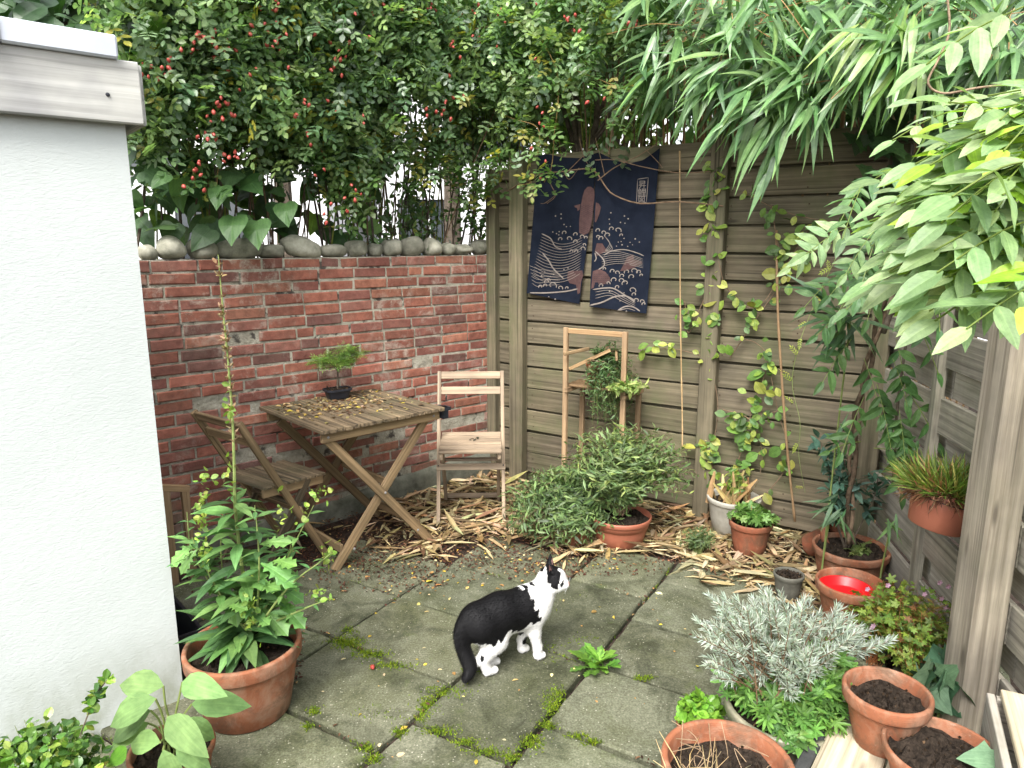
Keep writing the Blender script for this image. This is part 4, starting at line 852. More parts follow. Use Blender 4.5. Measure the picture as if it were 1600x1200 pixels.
scatter(lm,T_JAG,np.array(Pj),np.array(Xj),np.tile(UP-np.array([0,.6,0]),(20,1)),r.uniform(.09,.15,20),pal(r,20,[(.13,.27,.07),(.16,.31,.085)])); lm.build('jagged_foliage',M['leaf'],root)
# dry seed capsules up the spike, small yellow-green buds on the side stems
lm=MB(); Pc=[];Xc=[];
for j in range(170):
    s=.45+.55*r.uniform(0,1)**.8; i=min(int(s*(len(main)-1)),len(main)-1); a=r.uniform(0,6.28); dens=1 if .55<s<.8 else .6
    if r.rand()>dens: continue
    Pc.append(main[i]+r.normal(0,.004,3)); Xc.append((math.cos(a),math.sin(a),r.uniform(.2,1.2)))
n=len(Pc); scatter(lm,leaf_t(.5,(.3,1,.8,.3),.8,.1),np.array(Pc),np.array(Xc),rdir(r,n),r.uniform(.012,.024,n),pal(r,n,[(.28,.19,.125),(.33,.235,.155),(.20,.13,.085),(.36,.27,.17)])); lm.build('seed_spike',M['dry'],root)
lm=MB(); Pc=[];
for (px,py,w_,h_,cnt) in [(390,950,22,70,70),(312,800,14,50,36),(322,850,12,50,30),(500,770,20,16,16),(475,800,14,20,10),(440,800,16,40,16),(358,640,7,60,14),(358,740,9,40,12),(515,865,12,22,24),(500,930,30,14,24),(330,745,26,14,16)]:
    for _ in range(cnt): Pc.append(AT(px+r.normal(0,w_*.4),py+r.normal(0,h_*.4),b0[1]-.06+r.normal(0,.03)))
n=len(Pc); scatter(lm,T_RND,np.array(Pc),rdir(r,n),rdir(r,n),r.uniform(.012,.026,n),pal(r,n,[(.22,.33,.06),(.17,.28,.06),(.30,.37,.08)])); lm.build('blossom',M['leaf'],root)
# ------------------------------------------------------------------ 2. hosta
r=RS(102); root,h,rt=POT['hosta']; b0=loc(root); lm=MB(); sm=MB()
HT=leaf_t(.52,(.06,.66,.97,1,.82,.48,.0),.20,.5,wave=.012)
for (px,py,dx,dz,dep,s) in [(255,1072,-1,.15,.0,.15),(285,1066,1,.35,.0,.14),(243,1092,-.9,-.25,-.03,.16),(235,1110,-1,-.45,.03,.15),(300,1100,1,.05,.03,.15),(262,1120,.75,-.15,-.06,.15),(250,1160,-1,-.05,-.09,.125),(255,1172,.35,-.8,-.10,.11),(275,1165,.9,-.5,-.09,.11),(232,1130,-.8,-.2,.05,.12),(285,1125,.7,-.6,-.02,.12)]:
    p=AT(px,py,b0[1]+dep); C1=curve([b0+np.array([r.normal(0,.012),r.normal(0,.012),h*.8]),(b0+p)/2+np.array([0,0,.1]),p],8); tube(sm,C1,.0032,5,col=(1,1,.9))
    scatter(lm,HT,[p],[np.array([dx,-.25+r.normal(0,.25),dz])],[UP*.8+np.array([0,-.7,0])],[s],pal(r,1,[(.15,.25,.10),(.19,.31,.12)],jit=.1))
lm.build('foliage',M['matte'],root); sm.build('stem',M['stem'],root)
# ------------------------------------------------------------------ 3. box shrub bottom left, in its own pot outside the frame edge
b0=G(75,1330); root=thing('box_shrub','variegated glossy box shrub in the bottom left corner below the white wall','shrub',b0)
c0=AT(70,1170,b0[1]+.02)
bush(root,b0,c0+np.array([0,0,-.03]),(.17,.12,.18),190,16,T_RND,.026,[(.085,.19,.03),(.14,.26,.04),(.055,.125,.03),(.24,.33,.06),(.33,.28,.08)],103,'gloss',sr=.002,w=[.34,.28,.22,.13,.03],lf=.3,slim=110)
tip=[AT(125,1150,b0[1]+.02),AT(140,1110,b0[1]+.02),AT(150,1085,b0[1]+.02),AT(168,1062,b0[1]+.02)]
lm=MB(); r=RS(7); cc=curve(tip,14); sm=MB(); tube(sm,cc,.002,5); sm.build('stem',M['bark'],root); n=44
P=cc[r.randint(2,len(cc),n)]+r.normal(0,.004,(n,3)); scatter(lm,T_RND,P,rdir(r,n)+np.array([.2,-.2,.3]),UP+rdir(r,n)*.6,r.uniform(.022,.032,n),pal(r,n,[(.10,.22,.035),(.2,.3,.05),(.05,.12,.03)])); lm.build('shoot_foliage',M['gloss'],root)
# ------------------------------------------------------------------ 4. bushy shrubs in the middle
root,h,rt=POT['mid']; b0=loc(root); MG=[(.15,.22,.09),(.11,.17,.07),(.20,.28,.11),(.25,.31,.10),(.08,.12,.055)]
bush(root,b0+np.array([0,0,h]),b0+np.array([.02,.02,h+.28]),(.41,.35,.36),400,23,T_NAR,.042,MG,104,'leaf','twig',sr=.0018,lf=.22,droop=.05,arch=.06,w=[.34,.26,.2,.1,.1],slim=160)
b1=G(895,842); p=b1; root=potted('round sprawling shrub in a damp brown pot between the pale chair and big shrub','potted plant',p,.13,.10,.14,'terra_dark',rim=.025,th=.01,seed=44)
bush(root,b1+np.array([0,0,.14]),b1+np.array([-.05,.04,.19]),(.38,.33,.32),420,24,T_NAR,.043,[(.135,.21,.08),(.10,.16,.065),(.18,.26,.10),(.07,.11,.05)],105,'leaf','twig',sr=.0018,lf=.22,droop=.15,arch=.10,slim=120)
bush(root,b1+np.array([.02,-.05,.14]),b1+np.array([-.12,-.08,.13]),(.32,.20,.16),150,22,T_NAR,.040,[(.15,.23,.09),(.11,.175,.07),(.19,.27,.105),(.09,.13,.06)],1051,'leaf','twig',sr=.0016,lf=.3,droop=.25,slim=80,zmin=.04,name='low_foliage')
# ------------------------------------------------------------------ 5-9. small pots at the back
root,h,rt=POT['white']; b0=loc(root)
r=RS(110); lm=MB(); n=26; P=b0+np.c_[r.normal(0,.05,n),r.normal(0,.05,n),np.full(n,h*.75)]; scatter(lm,leaf_t(.16,(1,1,.8,.3),.3,.05),P,np.c_[r.normal(0,.45,n)+.25,r.normal(0,.3,n),np.full(n,.9)],rdir(r,n),r.uniform(.10,.22,n),pal(r,n,[(.42,.30,.16),(.5,.38,.23),(.30,.19,.09)])); lm.build('dry_stub',M['litter'],root)
bush(root,b0+np.array([0,0,h*.8]),b0+np.array([.02,0,h+.11]),(.13,.10,.14),16,5,T_OV,.04,[(.11,.20,.05),(.2,.3,.06),(.3,.36,.08)],111,sr=.0012)
root,h,rt=POT['small']; b0=loc(root); bush(root,b0+np.array([0,0,h*.85]),b0+np.array([0,-.01,h+.03]),(.14,.12,.08),40,7,T_LOB,.045,[(.13,.25,.06),(.10,.2,.05),(.17,.3,.075)],112,sr=.0012,lf=.5)
r=RS(113); lm=MB(); scatter(lm,leaf_t(.2,(1,1,.8,.3),.3,.05),[b0+np.array([.0,0,h*.85])],[(.0,0,1)],[(1,-1,0)],[.11],[(.45,.33,.18)]); lm.build('dry_stub',M['litter'],root)
b0=G(1090,868); root=thing('fern_sprig','small grey-green feathery seedling growing in the dry bamboo leaves','seedling',b0); bush(root,b0,b0+np.array([0,0,.10]),(.12,.09,.13),60,14,T_NAR,.025,[(.12,.17,.075),(.09,.14,.06),(.15,.2,.09)],114,sr=.001)
root,h,rt=POT['tree']; b0=loc(root); r=RS(115); sm=MB(); BG=[(.055,.115,.085),(.075,.145,.115),(.10,.175,.15),(.04,.08,.06)]
lm=MB(); P=[];X=[]
for pts in ([(1320,858,0),(1300,790,.02),(1295,730,.03),(1282,690,.03)],[(1322,858,0),(1330,800,0),(1325,750,.02),(1318,715,.02)],[(1325,858,0),(1345,820,.02),(1368,770,.05),(1372,740,.05)],[(1322,858,0),(1322,790,-.02),(1335,755,-.02)],[(1321,858,0),(1306,800,-.03),(1312,745,-.03)]):
    cc=curve([AT(a,b_,b0[1]+c_) for a,b_,c_ in pts],14); tube(sm,cc,np.linspace(.004,.0015,len(cc)),5)
    for j in range(42): i=r.randint(len(cc)//2,len(cc)); P.append(cc[i]+r.normal(0,.012,3)); X.append(rdir(r,1)[0]+np.array([0,0,.15]))
n=len(P); scatter(lm,T_OV,np.array(P),np.array(X),UP+rdir(r,n)*.5,r.uniform(.045,.08,n),pal(r,n,BG)); sm.build('trunk',M['bark'],root); lm.build('foliage',M['matte'],root)
bush(root,b0+np.array([.03,-.03,h*.87]),b0+np.array([.03,-.04,h*.9]),(.09,.05,.03),10,3,T_LOB,.04,[(.13,.19,.06),(.2,.24,.09)],116,sr=.001,name='weed_leaf')
# hanging grass
root,h,rt=POT['hang']; b0=loc(root)+tl_@np.array([0,0,h*1.0]); r=RS(117); lm=MB(); n=900; a=r.uniform(0,6.28,n); rr=rt*1.0*np.sqrt(r.uniform(0,1,n)); P=b0+np.c_[rr*np.cos(a),rr*np.sin(a),np.zeros(n)]
X=np.c_[np.cos(a)*rr/rt*1.1+r.normal(-.1,.3,n),np.sin(a)*rr/rt*1.1+r.normal(0,.3,n),r.uniform(.35,1.1,n)]
scatter(lm,T_BLADE,P,X,rdir(r,n),r.uniform(.06,.145,n),pal(r,n,[(.12,.19,.035),(.18,.26,.05),(.30,.27,.08),(.22,.11,.05),(.08,.13,.03)],[.32,.24,.14,.16,.14])); lm.build('grass_tuft',M['leaf'],root)
lm=MB(); n=800; a=r.uniform(0,6.28,n); P=b0+np.c_[rt*r.uniform(.7,1.12,n)*np.cos(a),rt*r.uniform(.7,1.12,n)*np.sin(a),r.uniform(-.015,.02,n)]; scatter(lm,T_BLADE,P,np.c_[np.cos(a),np.sin(a),r.uniform(-.9,.5,n)],rdir(r,n),r.uniform(.03,.085,n),pal(r,n,[(.20,.10,.06),(.30,.17,.10),(.13,.06,.04)])); lm.build('dead_roots',M['litter'],root)
# ------------------------------------------------------------------ 10. lavender and herbs
root,h,rt=POT['lav']; b0=loc(root); r=RS(120); lm=MB(); sm=MB(); P=[];X=[];LV=[(.42,.48,.46),(.34,.40,.37),(.52,.56,.55),(.24,.30,.24)]
heads=[]
for k in range(230):
    px,py=r.choice(3,p=[.62,.28,.10]),0
    if px==0: hx,hy,dd=r.normal(1190,48),r.normal(985,30),r.uniform(-.1,.35)
    elif px==1: hx,hy,dd=r.normal(1265,55),r.normal(990,32),r.uniform(-.05,.35)
    else: hx,hy,dd=r.uniform(1280,1350),r.normal(1010,22),r.uniform(.0,.2)
    hx=max(hx,1085); hy=max(hy,920+max(0,abs(hx-1200)-60)*.25); p=AT(hx,hy,b0[1]+dd); heads.append(p)
for k in range(70): heads.append(AT(float(np.clip(r.normal(1200,55),1105,1310)),r.uniform(1005,1062),b0[1]+r.uniform(-.13,.05)))
heads+= [AT(1308,945,b0[1]+.1),AT(1312,955,b0[1]+.1),AT(1395,1000,b0[1]+.05),AT(1370,1010,b0[1]+.05),AT(1240,1090,b0[1]-.12),AT(1245,1080,b0[1]-.12)]
for p in heads:
    b_=b0+np.array([r.normal(0,.05),r.normal(.03,.05),h*.84]); cc=curve([b_,b_*.5+p*.5+np.array([0,0,.03]),p],10); tube(sm,cc,np.linspace(.0022,.0012,len(cc)),4,col=(.9,.8,.7),cap=False); T=unit(cc[-1]-cc[-3])
    L=r.uniform(.05,.09); nn=52
    s=r.uniform(0,1,nn); a=r.uniform(0,6.28,nn); u=unit(np.cross(T,UP+.01)); v=np.cross(T,u)
    for s_,a_ in zip(s,a): P.append(p-T*L*(1-s_)); X.append(T*(.35+.7*s_)+(u*math.cos(a_)+v*math.sin(a_))*(1.0-.55*s_))
n=len(P); scatter(lm,leaf_t(.14,(.6,1,.7,.1),.2,.1),np.array(P),np.array(X),rdir(r,n),r.uniform(.016,.032,n),pal(r,n,LV,[.4,.3,.18,.12],jit=.12)); lm.build('lavender_foliage',M['matte'],root); sm.build('lavender_stem',M['twig'],root)
FG=[(.13,.27,.055),(.10,.22,.05),(.17,.33,.075),(.08,.17,.045)]
b2=[b0+np.array([dx,dy,h*.84]) for dx,dy in ((-.06,-.06),(.05,-.06),(.08,.02),(0,-.09))]
bush(root,np.array(b2),b0+np.array([.01,-.08,h+.03]),(.15,.10,.10),90,5,T_FERN,.055,FG,121,sr=.0012,lf=.55,upz=1.0,sizevar=.2,name='herb_foliage')
bush(root,np.array(b2),b0+np.array([.09,.02,h+.13]),(.11,.09,.07),50,5,T_FERN,.06,FG,122,sr=.0012,lf=.6,upz=1.0,name='herb_foliage')
bush(root,np.array([b0+np.array([-.10,.02,h*.84])]),b0+np.array([-.12,.0,h+.04]),(.05,.06,.06),24,4,T_FERN,.045,FG,123,sr=.001,lf=.5,name='herb_foliage')
# trailing shoot over the rim
bush(root,np.array([b0+np.array([-.02,-rt*.95,h])]),b0+np.array([-.02,-rt*1.05,h-.03]),(.04,.02,.06),9,4,T_OV,.04,FG,124,sr=.001,name='trailing_leaf')
# 11 bright green box
root,h,rt=POT['box']; b0=loc(root); bush(root,b0+np.array([0,0,h*.85]),b0+np.array([0,0,h+.045]),(.085,.075,.085),90,15,T_RND,.024,[(.15,.33,.035),(.20,.40,.05),(.10,.24,.03),(.28,.46,.07)],125,'gloss',sr=.0016,lf=.3,w=[.4,.25,.25,.1])
# straw in the foreground pot
root,h,rt=POT['fore']; b0=loc(root); r=RS(126); lm=MB(); n=150; P=b0+np.c_[r.normal(-.075,.03,n),r.normal(-.055,.035,n),np.full(n,.226)]; scatter(lm,leaf_t(.03,(1,1,.5),.1,.6),P,np.c_[r.normal(-.1,.8,n),r.normal(0,.6,n),r.uniform(-.05,.9,n)],rdir(r,n),r.uniform(.04,.12,n),pal(r,n,[(.42,.33,.20),(.32,.24,.14),(.5,.42,.28)])); lm.build('withered_straw',M['litter'],root)
sm=MB()
for k in range(16):
    a,b_=r.uniform(-.11,.11,2); q_=b0+np.array([a,b_,.225]); tube(sm,curve([q_,q_+np.array([r.normal(0,.02),r.normal(0,.02),.03]),q_+np.array([r.normal(0,.05),r.normal(0,.04),r.uniform(.01,.09)])],8),.0011,4)
sm.build('dead_stem',M['cane'],root)
# ivy leaf in the front pot
root,h,rt=POT['front']; b0=loc(root); lm=MB(); scatter(lm,T_IVY,[AT(1560,1188,b0[1]-.05)],[(-1,.25,-.1)],[(0,-.5,1)],[.09],[(.16,.27,.17)]); lm.build('ivy_leaf',M['matte'],root)
# ------------------------------------------------------------------ 12. herb robert
b0=G(1420,1075); root=thing('herb_robert','loose yellow-green herb robert with tiny pink flowers growing by the thick post','wild plant',b0); bb=np.array([b0+np.array([dx,dy,0]) for dx,dy in ((0,0),(.12,.12),(-.06,.15),(.08,.3),(.0,.35))])
bush(root,bb,b0+np.array([.07,.16,.17]),(.22,.28,.25),300,7,T_LOB,.026,[(.17,.26,.045),(.24,.32,.055),(.11,.19,.04),(.30,.24,.06),(.28,.13,.06)],130,sr=.0011,lf=.35,w=[.36,.26,.24,.09,.05],stemcol=(1.6,.45,.5),upz=1.0,slim=190)
r=RS(131)
for px,py in [(1355,920),(1387,914),(1444,928),(1471,935),(1468,910),(1481,916),(1476,950),(1425,995),(1362,980),(1455,1037),(1364,977)]:
    lm=MB(); p=AT(px,py,b0[1]+.12); scatter(lm,T_RND,np.tile(p,(5,1)),np.array([(math.cos(k*1.2566),-.4,math.sin(k*1.2566)) for k in range(5)]),np.tile([0,-1,.4],(5,1)),.011,np.tile([(.60,.36,.56)],(5,1))); lm.build('flower',M['leaf'],root)
# 13 ivy
b0=G(1462,1120); root=thing('ivy','dark green ivy leaves at the base of the thick grey post','ivy',b0); bush(root,b0,b0+np.array([0,-.0,.14]),(.10,.06,.12),14,3,T_IVY,.085,[(.05,.11,.065),(.085,.16,.095),(.13,.22,.14)],133,'matte',sr=.002,lf=.6,upz=.2)
# 18 dandelion
b0=G(930,1040); root=thing('dandelion','bright green jagged-leaved dandelion growing in a joint of the paving','weed',b0); r=RS(140); lm=MB(); n=30; a=np.arange(n)*2.399; scatter(lm,T_JAG,b0+np.c_[np.cos(a)*.012+r.normal(0,.02,n),np.sin(a)*.01+r.normal(0,.012,n),np.zeros(n)],np.c_[np.cos(a),np.sin(a)*.8,r.uniform(.15,1.3,n)],np.tile(UP,(n,1))+rdir(r,n)*.3,r.uniform(.06,.11,n),pal(r,n,[(.13,.28,.045),(.18,.35,.06),(.10,.21,.04)])); lm.build('leaf_rosette',M['leaf'],root)
# 19 bonsai tree
root=bo; b0=loc(bo); r=RS(141); sm=MB(); 
tr1=curve([b0+np.array([0,0,.045]),b0+np.array([.004,0,.11]),AT(530,570,b0[1]),AT(540,555,b0[1])],10); tube(sm,tr1,np.linspace(.006,.003,len(tr1)),6)
ends=[(500,563,.0),(540,548,.0),(560,553,.02),(528,566,-.03),(548,563,.03),(515,558,.01)]
for px,py,dy in ends: tube(sm,curve([tr1[6],(tr1[7]+AT(px,py,b0[1]+dy))/2+np.array([0,0,.01]),AT(px,py,b0[1]+dy)],8),.0022,5)
sm.build('trunk',M['bark'],root); lm=MB(); cs=np.array([AT(px,py,b0[1]+dy) for px,py,dy in ends]); n=1050; P,d,i=clumps(r,n,cs,np.array([(.062,.05,.022)]*6)); scatter(lm,T_PALM,P,d*np.array([1,1,.2])+r.normal(0,.3,(n,3)),UP+d*.4,r.uniform(.022,.04,n),pal(r,n,[(.13,.24,.05),(.18,.30,.065),(.24,.35,.08),(.09,.17,.04)])); lm.build('foliage',M['leaf'],root)
# trailing pot on the plant stand
p=(tl+tr)/2-FN*.10; p=np.array([p[0]-.02,p[1],.775]); root=potted('brown pot with dark trailing fine-leaved plant on the lath plant stand','potted plant',p,.075,.055,.12,'terra_dark',rim=.025,th=.008,seed=50)
bush(root,p+np.array([0,0,.11]),p+np.array([.07,-.06,.0]),(.19,.12,.30),340,20,T_NAR,.026,[(.07,.13,.05),(.095,.165,.06),(.13,.21,.08),(.17,.11,.07)],142,zmin=.25,sr=.0012,w=[.4,.34,.18,.08])
bush(root,tr+Z(.76),tr+Z(.79)+FD*.03,(.13,.08,.05),34,9,T_LAN,.05,[(.24,.33,.10),(.32,.38,.14),(.17,.26,.08)],143,sr=.0012,name='pale_foliage')
# grass clump at the fence foot
b0=G(838,722); root=thing('sedge_tuft','dark arching grassy tuft at the foot of the fence behind the shrub','grass tuft',b0); r=RS(144); lm=MB(); n=70; a=r.uniform(0,6.28,n); scatter(lm,leaf_t(.05,(1,1,.9,.7,.35,0),.2,.9),b0+np.c_[r.normal(0,.03,n),r.normal(0,.03,n),np.zeros(n)],np.c_[np.cos(a)*.6,np.sin(a)*.6,np.full(n,1.0)],np.tile(UP,(n,1))+rdir(r,n)*.3,r.uniform(.2,.36,n),pal(r,n,[(.05,.09,.03),(.075,.12,.04),(.03,.06,.02)])); lm.build('blade',M['leaf'],root)
# ------------------------------------------------------------------ climbing and hanging plants on the fences
def FP(px,py,ex=.03): return ONP(px,py,F0+FN*ex,FN)
r=RS(201)
def vine(root,strands,nleaf,size,cols,seed,tm=T_RND,mat='leaf',smat='twig',rr=.0022,ex=.05,pair=True,face=.8,smooth=True):
    r=RS(seed); sm=MB(); lm=MB(); P=[];X=[];Zd=[]
    for pts,k in strands:
        cc=curve([FP(a,b_,ex+r.normal(0,.012)) for a,b_ in pts],max(8,len(pts)*6)); tube(sm,cc,np.linspace(rr,rr*.6,len(cc)),5,cap=False)
        for j in range(int(k*nleaf)):
            i=r.randint(1,len(cc)); 
            for _ in range(2 if pair else 1):
                a=r.uniform(0,6.28); x=FD*math.cos(a)+UP*math.sin(a)*.8-UP*.35+FN*r.uniform(0,.5); P.append(cc[i]+FN*.012+FD*r.normal(0,.02)+UP*r.normal(0,.02)); X.append(x); Zd.append(FN*face+UP*.5+r.normal(0,.3,3))
    n=len(P); scatter(lm,tm,np.array(P),np.array(X),np.array(Zd),size*np.exp(r.normal(0,.28,n)),pal(r,n,cols,jit=.16)); sm.build('stem',M[smat],root); lm.build('foliage',M[mat],root)
VC=[(.15,.26,.05),(.10,.20,.045),(.24,.33,.065),(.36,.40,.09),(.08,.15,.045)]
b0=FP(1150,790); b0[2]=0; root=thing('climbing_vine','thin climbing vine with yellow-green leaves on the middle fence post','climber',b0)
vine(root,[([(1118,250),(1112,330),(1108,420),(1118,480),(1112,560),(1122,640),(1112,720),(1130,780)],26),([(1128,240),(1115,300),(1118,380),(1130,440)],14),([(1112,440),(1090,490),(1075,520),(1070,470)],7),([(1112,560),(1050,545),(1008,550)],5),([(1135,450),(1170,480),(1195,470),(1225,420),(1262,360)],10),([(1140,560),(1180,500),(1230,430),(1270,385)],9),([(1130,780),(1160,700),(1175,640),(1190,600),(1200,560),(1180,535),(1150,530)],20),([(1190,780),(1225,735),(1228,690),(1215,640),(1205,590)],6),([(1130,640),(1170,655),(1190,700),(1188,740)],12),([(1118,680),(1100,700),(1112,740)],9),([(1205,320),(1215,380),(1225,400),(1245,360)],9),([(1160,300),(1210,325),(1260,340),(1330,350)],7),([(1140,660),(1190,650),(1220,640)],6)],1.35,.047,VC,202,pair=True,rr=.003)
b0=FP(1265,790); b0[2]=0; root=thing('wisteria_runner','slender yellow runner hanging in front of the fence right of the brown cane','climber',b0)
vine(root,[([(1310,395),(1275,470),(1248,540),(1238,600),(1250,660),(1248,710),(1258,770)],7)],1.6,.055,[(.36,.42,.08),(.42,.45,.11),(.28,.36,.07)],203,tm=T_WIS,smat='stem',ex=.10,pair=False)
for k,(pts,lab,rr) in enumerate([([(1062,236),(1063,480),(1066,650),(1066,700)],'pale straight bamboo cane leaning on the fence right of the banner',.004),([(1213,360),(1216,500),(1228,680),(1242,815)],'brown bamboo cane leaning on the fence between the vines',.0062)]):
    cc=curve([FP(a,b_,.045+.05*i) for i,(a,b_) in enumerate(pts)],24); mb=MB(); rad_=[rr*(1.25 if i%5==0 else 1) for i in range(len(cc))]; tube(mb,cc,rad_,8,col=(1.25,1.2,1.0) if k==0 else (.8,.72,.62)); tag(mb.build('bamboo_cane',M['cane'],smooth=True),lab,'garden cane')
mb=MB()
for pts,rr in [([(790,300),(835,275),(880,268),(925,265),(945,290),(960,305),(1000,318),(1060,315),(1130,322)],.004),([(880,275),(915,240),(935,225)],.0026),([(930,250),(960,250),(1010,262),(1060,270),(1110,268)],.0026),([(934,282),(960,262),(1000,242),(1040,215)],.003),([(925,265),(912,245),(905,215)],.002),([(862,255),(860,285),(868,305),(855,318)],.0022),([(868,305),(852,317),(845,318)],.0015),([(905,262),(890,280),(880,268)],.0015),([(930,215),(938,245),(945,275)],.002),([(1000,225),(1025,250),(1035,262)],.002)]:
    tube(mb,curve([FP(a,b_,.075+r.normal(0,.008)) for a,b_ in pts],18),rr,5,cap=False)
tag(mb.build('bare_twigs',M['twig']),'bare brown twigs trailing across the navy banner','twigs','',None); bpy.data.objects['bare_twigs'].pop('group',None)
# wisteria with twisted stem in the right corner and a leafy crown near the camera
wb0=G(1345,880); root=thing('wisteria','wisteria with twisted stem in the right corner and pale leaves over the side fence','climber',wb0)
r=RS(205); sm=MB()
def WP(px,py,Y): return AT(px,py,Y)
ax=[WP(1330,850,3.12),WP(1328,790,3.12),WP(1332,720,3.12),WP(1340,650,3.10),WP(1352,590,3.08),WP(1370,520,3.05),WP(1385,460,3.0),WP(1400,380,2.9),WP(1430,300,2.75)]
A_=curve(ax,60)
for ph,rr in ((0,.012),(3.1,.010)):
    cc=np.array([p+np.array([math.cos(i*.36+ph),math.sin(i*.36+ph),0])*.013 for i,p in enumerate(A_)]); tube(sm,cc,np.linspace(rr,rr*.75,len(cc)),7,col=(1.3,1.15,1.0) if ph else (.85,.75,.65))
tube(sm,curve([WP(1380,520,3.0),WP(1400,470,2.95),WP(1425,430,2.85),WP(1440,390,2.7)],12),.012,7)
tube(sm,curve([WP(1395,760,3.05),WP(1402,640,3.0),WP(1415,540,2.95),WP(1430,450,2.85)],14),.006,6)
tube(sm,curve([WP(1600,470,1.55),WP(1560,430,1.7),WP(1500,390,1.95),WP(1430,350,2.3)],14),.010,6)
tube(sm,curve([WP(1480,-10,2.2),WP(1483,50,2.2),WP(1465,95,2.2),WP(1450,130,2.2),WP(1475,146,2.2),WP(1530,137,2.2),WP(1600,130,2.2)],26),.0035,5,col=(2.2,2.0,1.7))
sm.build('trunk',M['bark'],root,smooth=True)
WL=leaf_t(.37,(.08,.72,.98,1,.80,.46,.0),.22,.20,wave=.01)
lm=MB()
def wleaf(p,dirv,L,n,ls,cols,lm,z=UP,drp=.25):
    """one feather leaf: midrib from p, n pairs of leaflets plus a tip leaflet"""
    d=unit(np.array(dirv,float)); sd=unit(np.cross(d,z)); up=np.cross(sd,d); P=[];X=[];Zn=[]
    for i in range(n):
        s=.22+.72*i/n; q_=p+d*L*s-UP*drp*L*s*s
        for sg in (-1,1): P.append(q_); X.append(d*.55+sd*sg*1.0-UP*r.uniform(.0,.5)+r.normal(0,.12,3)); Zn.append(up+r.normal(0,.25,3))
    P.append(p+d*L*.95-UP*drp*L); X.append(d-UP*drp); Zn.append(up); m=len(P)
    scatter(lm,WL,np.array(P),np.array(X),np.array(Zn),ls*np.exp(r.normal(0,.14,m)),pal(r,m,cols,jit=.13))
    tube(lm,curve([p,p+d*L*.5-UP*drp*L*.25,p+d*L-UP*drp*L],6),.0016,4,col=(.16,.22,.05),cap=False)
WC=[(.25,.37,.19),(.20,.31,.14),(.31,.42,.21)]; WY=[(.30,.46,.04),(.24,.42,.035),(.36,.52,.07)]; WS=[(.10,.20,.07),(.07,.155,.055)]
# upper right crown: leaf tips along the left edge of the crown, crown body behind them
for k in range(150):
    t_=r.uniform(0,1); py=np.interp(t_,[0,.2,.5,.75,1],[150,220,290,345,420])+r.normal(0,22); left=np.interp(py,[120,170,230,270,320,380,430,480,560],[1640,1560,1530,1465,1415,1450,1520,1590,1640])
    px=left+abs(r.normal(0,1))*110+25; 
    if px>1700: px=r.uniform(1480,1700)
    Y=np.interp(px,[1320,1600],[1.95,1.35])+r.normal(0,.12); p=AT(px+30,py-10,Y); young=r.rand()<.3
    wleaf(p,(-1+r.normal(0,.35),-.35+r.normal(0,.45),r.uniform(-.35,.35)),r.uniform(.14,.22),r.randint(2,4),r.uniform(.055,.075)*(1.1 if px>1480 else 1),WY if young else WC,lm,UP+np.array([0,-.45,0]))
for (px,py,Y,L,ls) in [(1600,400,1.25,.20,.095),(1600,430,1.22,.18,.09),(1600,370,1.3,.2,.09),(1620,330,1.25,.22,.09),(1600,300,1.3,.2,.085),(1605,190,1.35,.22,.09),(1560,340,1.4,.2,.085),(1600,10,1.3,.16,.09),(1600,390,1.35,.2,.085),(1580,370,1.45,.2,.08),(1640,380,1.2,.2,.09),(1660,430,1.15,.2,.09),(1650,330,1.2,.22,.09),(1600,340,1.4,.2,.085),(1560,350,1.6,.18,.075),(1630,240,1.25,.22,.09),(1520,300,1.5,.2,.08),(1560,230,1.4,.2,.085)]:
    wleaf(AT(px,py,Y),(-1,-.2+r.normal(0,.2),r.uniform(-.35,-.05)),L,3,ls,WC,lm,UP+np.array([0,-.6,0]))
# hanging leaves round the stem
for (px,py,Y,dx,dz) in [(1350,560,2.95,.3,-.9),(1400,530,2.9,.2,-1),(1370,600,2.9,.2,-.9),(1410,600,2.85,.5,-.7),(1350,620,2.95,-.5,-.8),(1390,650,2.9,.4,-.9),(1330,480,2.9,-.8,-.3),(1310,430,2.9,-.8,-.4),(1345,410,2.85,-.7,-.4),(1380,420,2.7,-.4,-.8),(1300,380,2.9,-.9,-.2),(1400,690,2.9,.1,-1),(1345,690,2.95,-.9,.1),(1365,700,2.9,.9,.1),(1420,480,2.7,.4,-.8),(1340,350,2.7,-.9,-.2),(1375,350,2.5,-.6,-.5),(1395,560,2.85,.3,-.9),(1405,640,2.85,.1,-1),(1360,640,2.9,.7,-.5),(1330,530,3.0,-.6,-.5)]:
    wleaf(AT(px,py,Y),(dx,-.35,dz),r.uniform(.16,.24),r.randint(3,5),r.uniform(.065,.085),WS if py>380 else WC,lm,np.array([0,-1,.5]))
for k in range(26):
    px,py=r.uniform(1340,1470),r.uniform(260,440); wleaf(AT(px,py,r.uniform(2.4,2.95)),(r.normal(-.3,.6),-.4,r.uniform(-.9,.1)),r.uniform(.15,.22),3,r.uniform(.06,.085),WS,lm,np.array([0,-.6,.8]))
lm.build('foliage',M['leaf'],root)
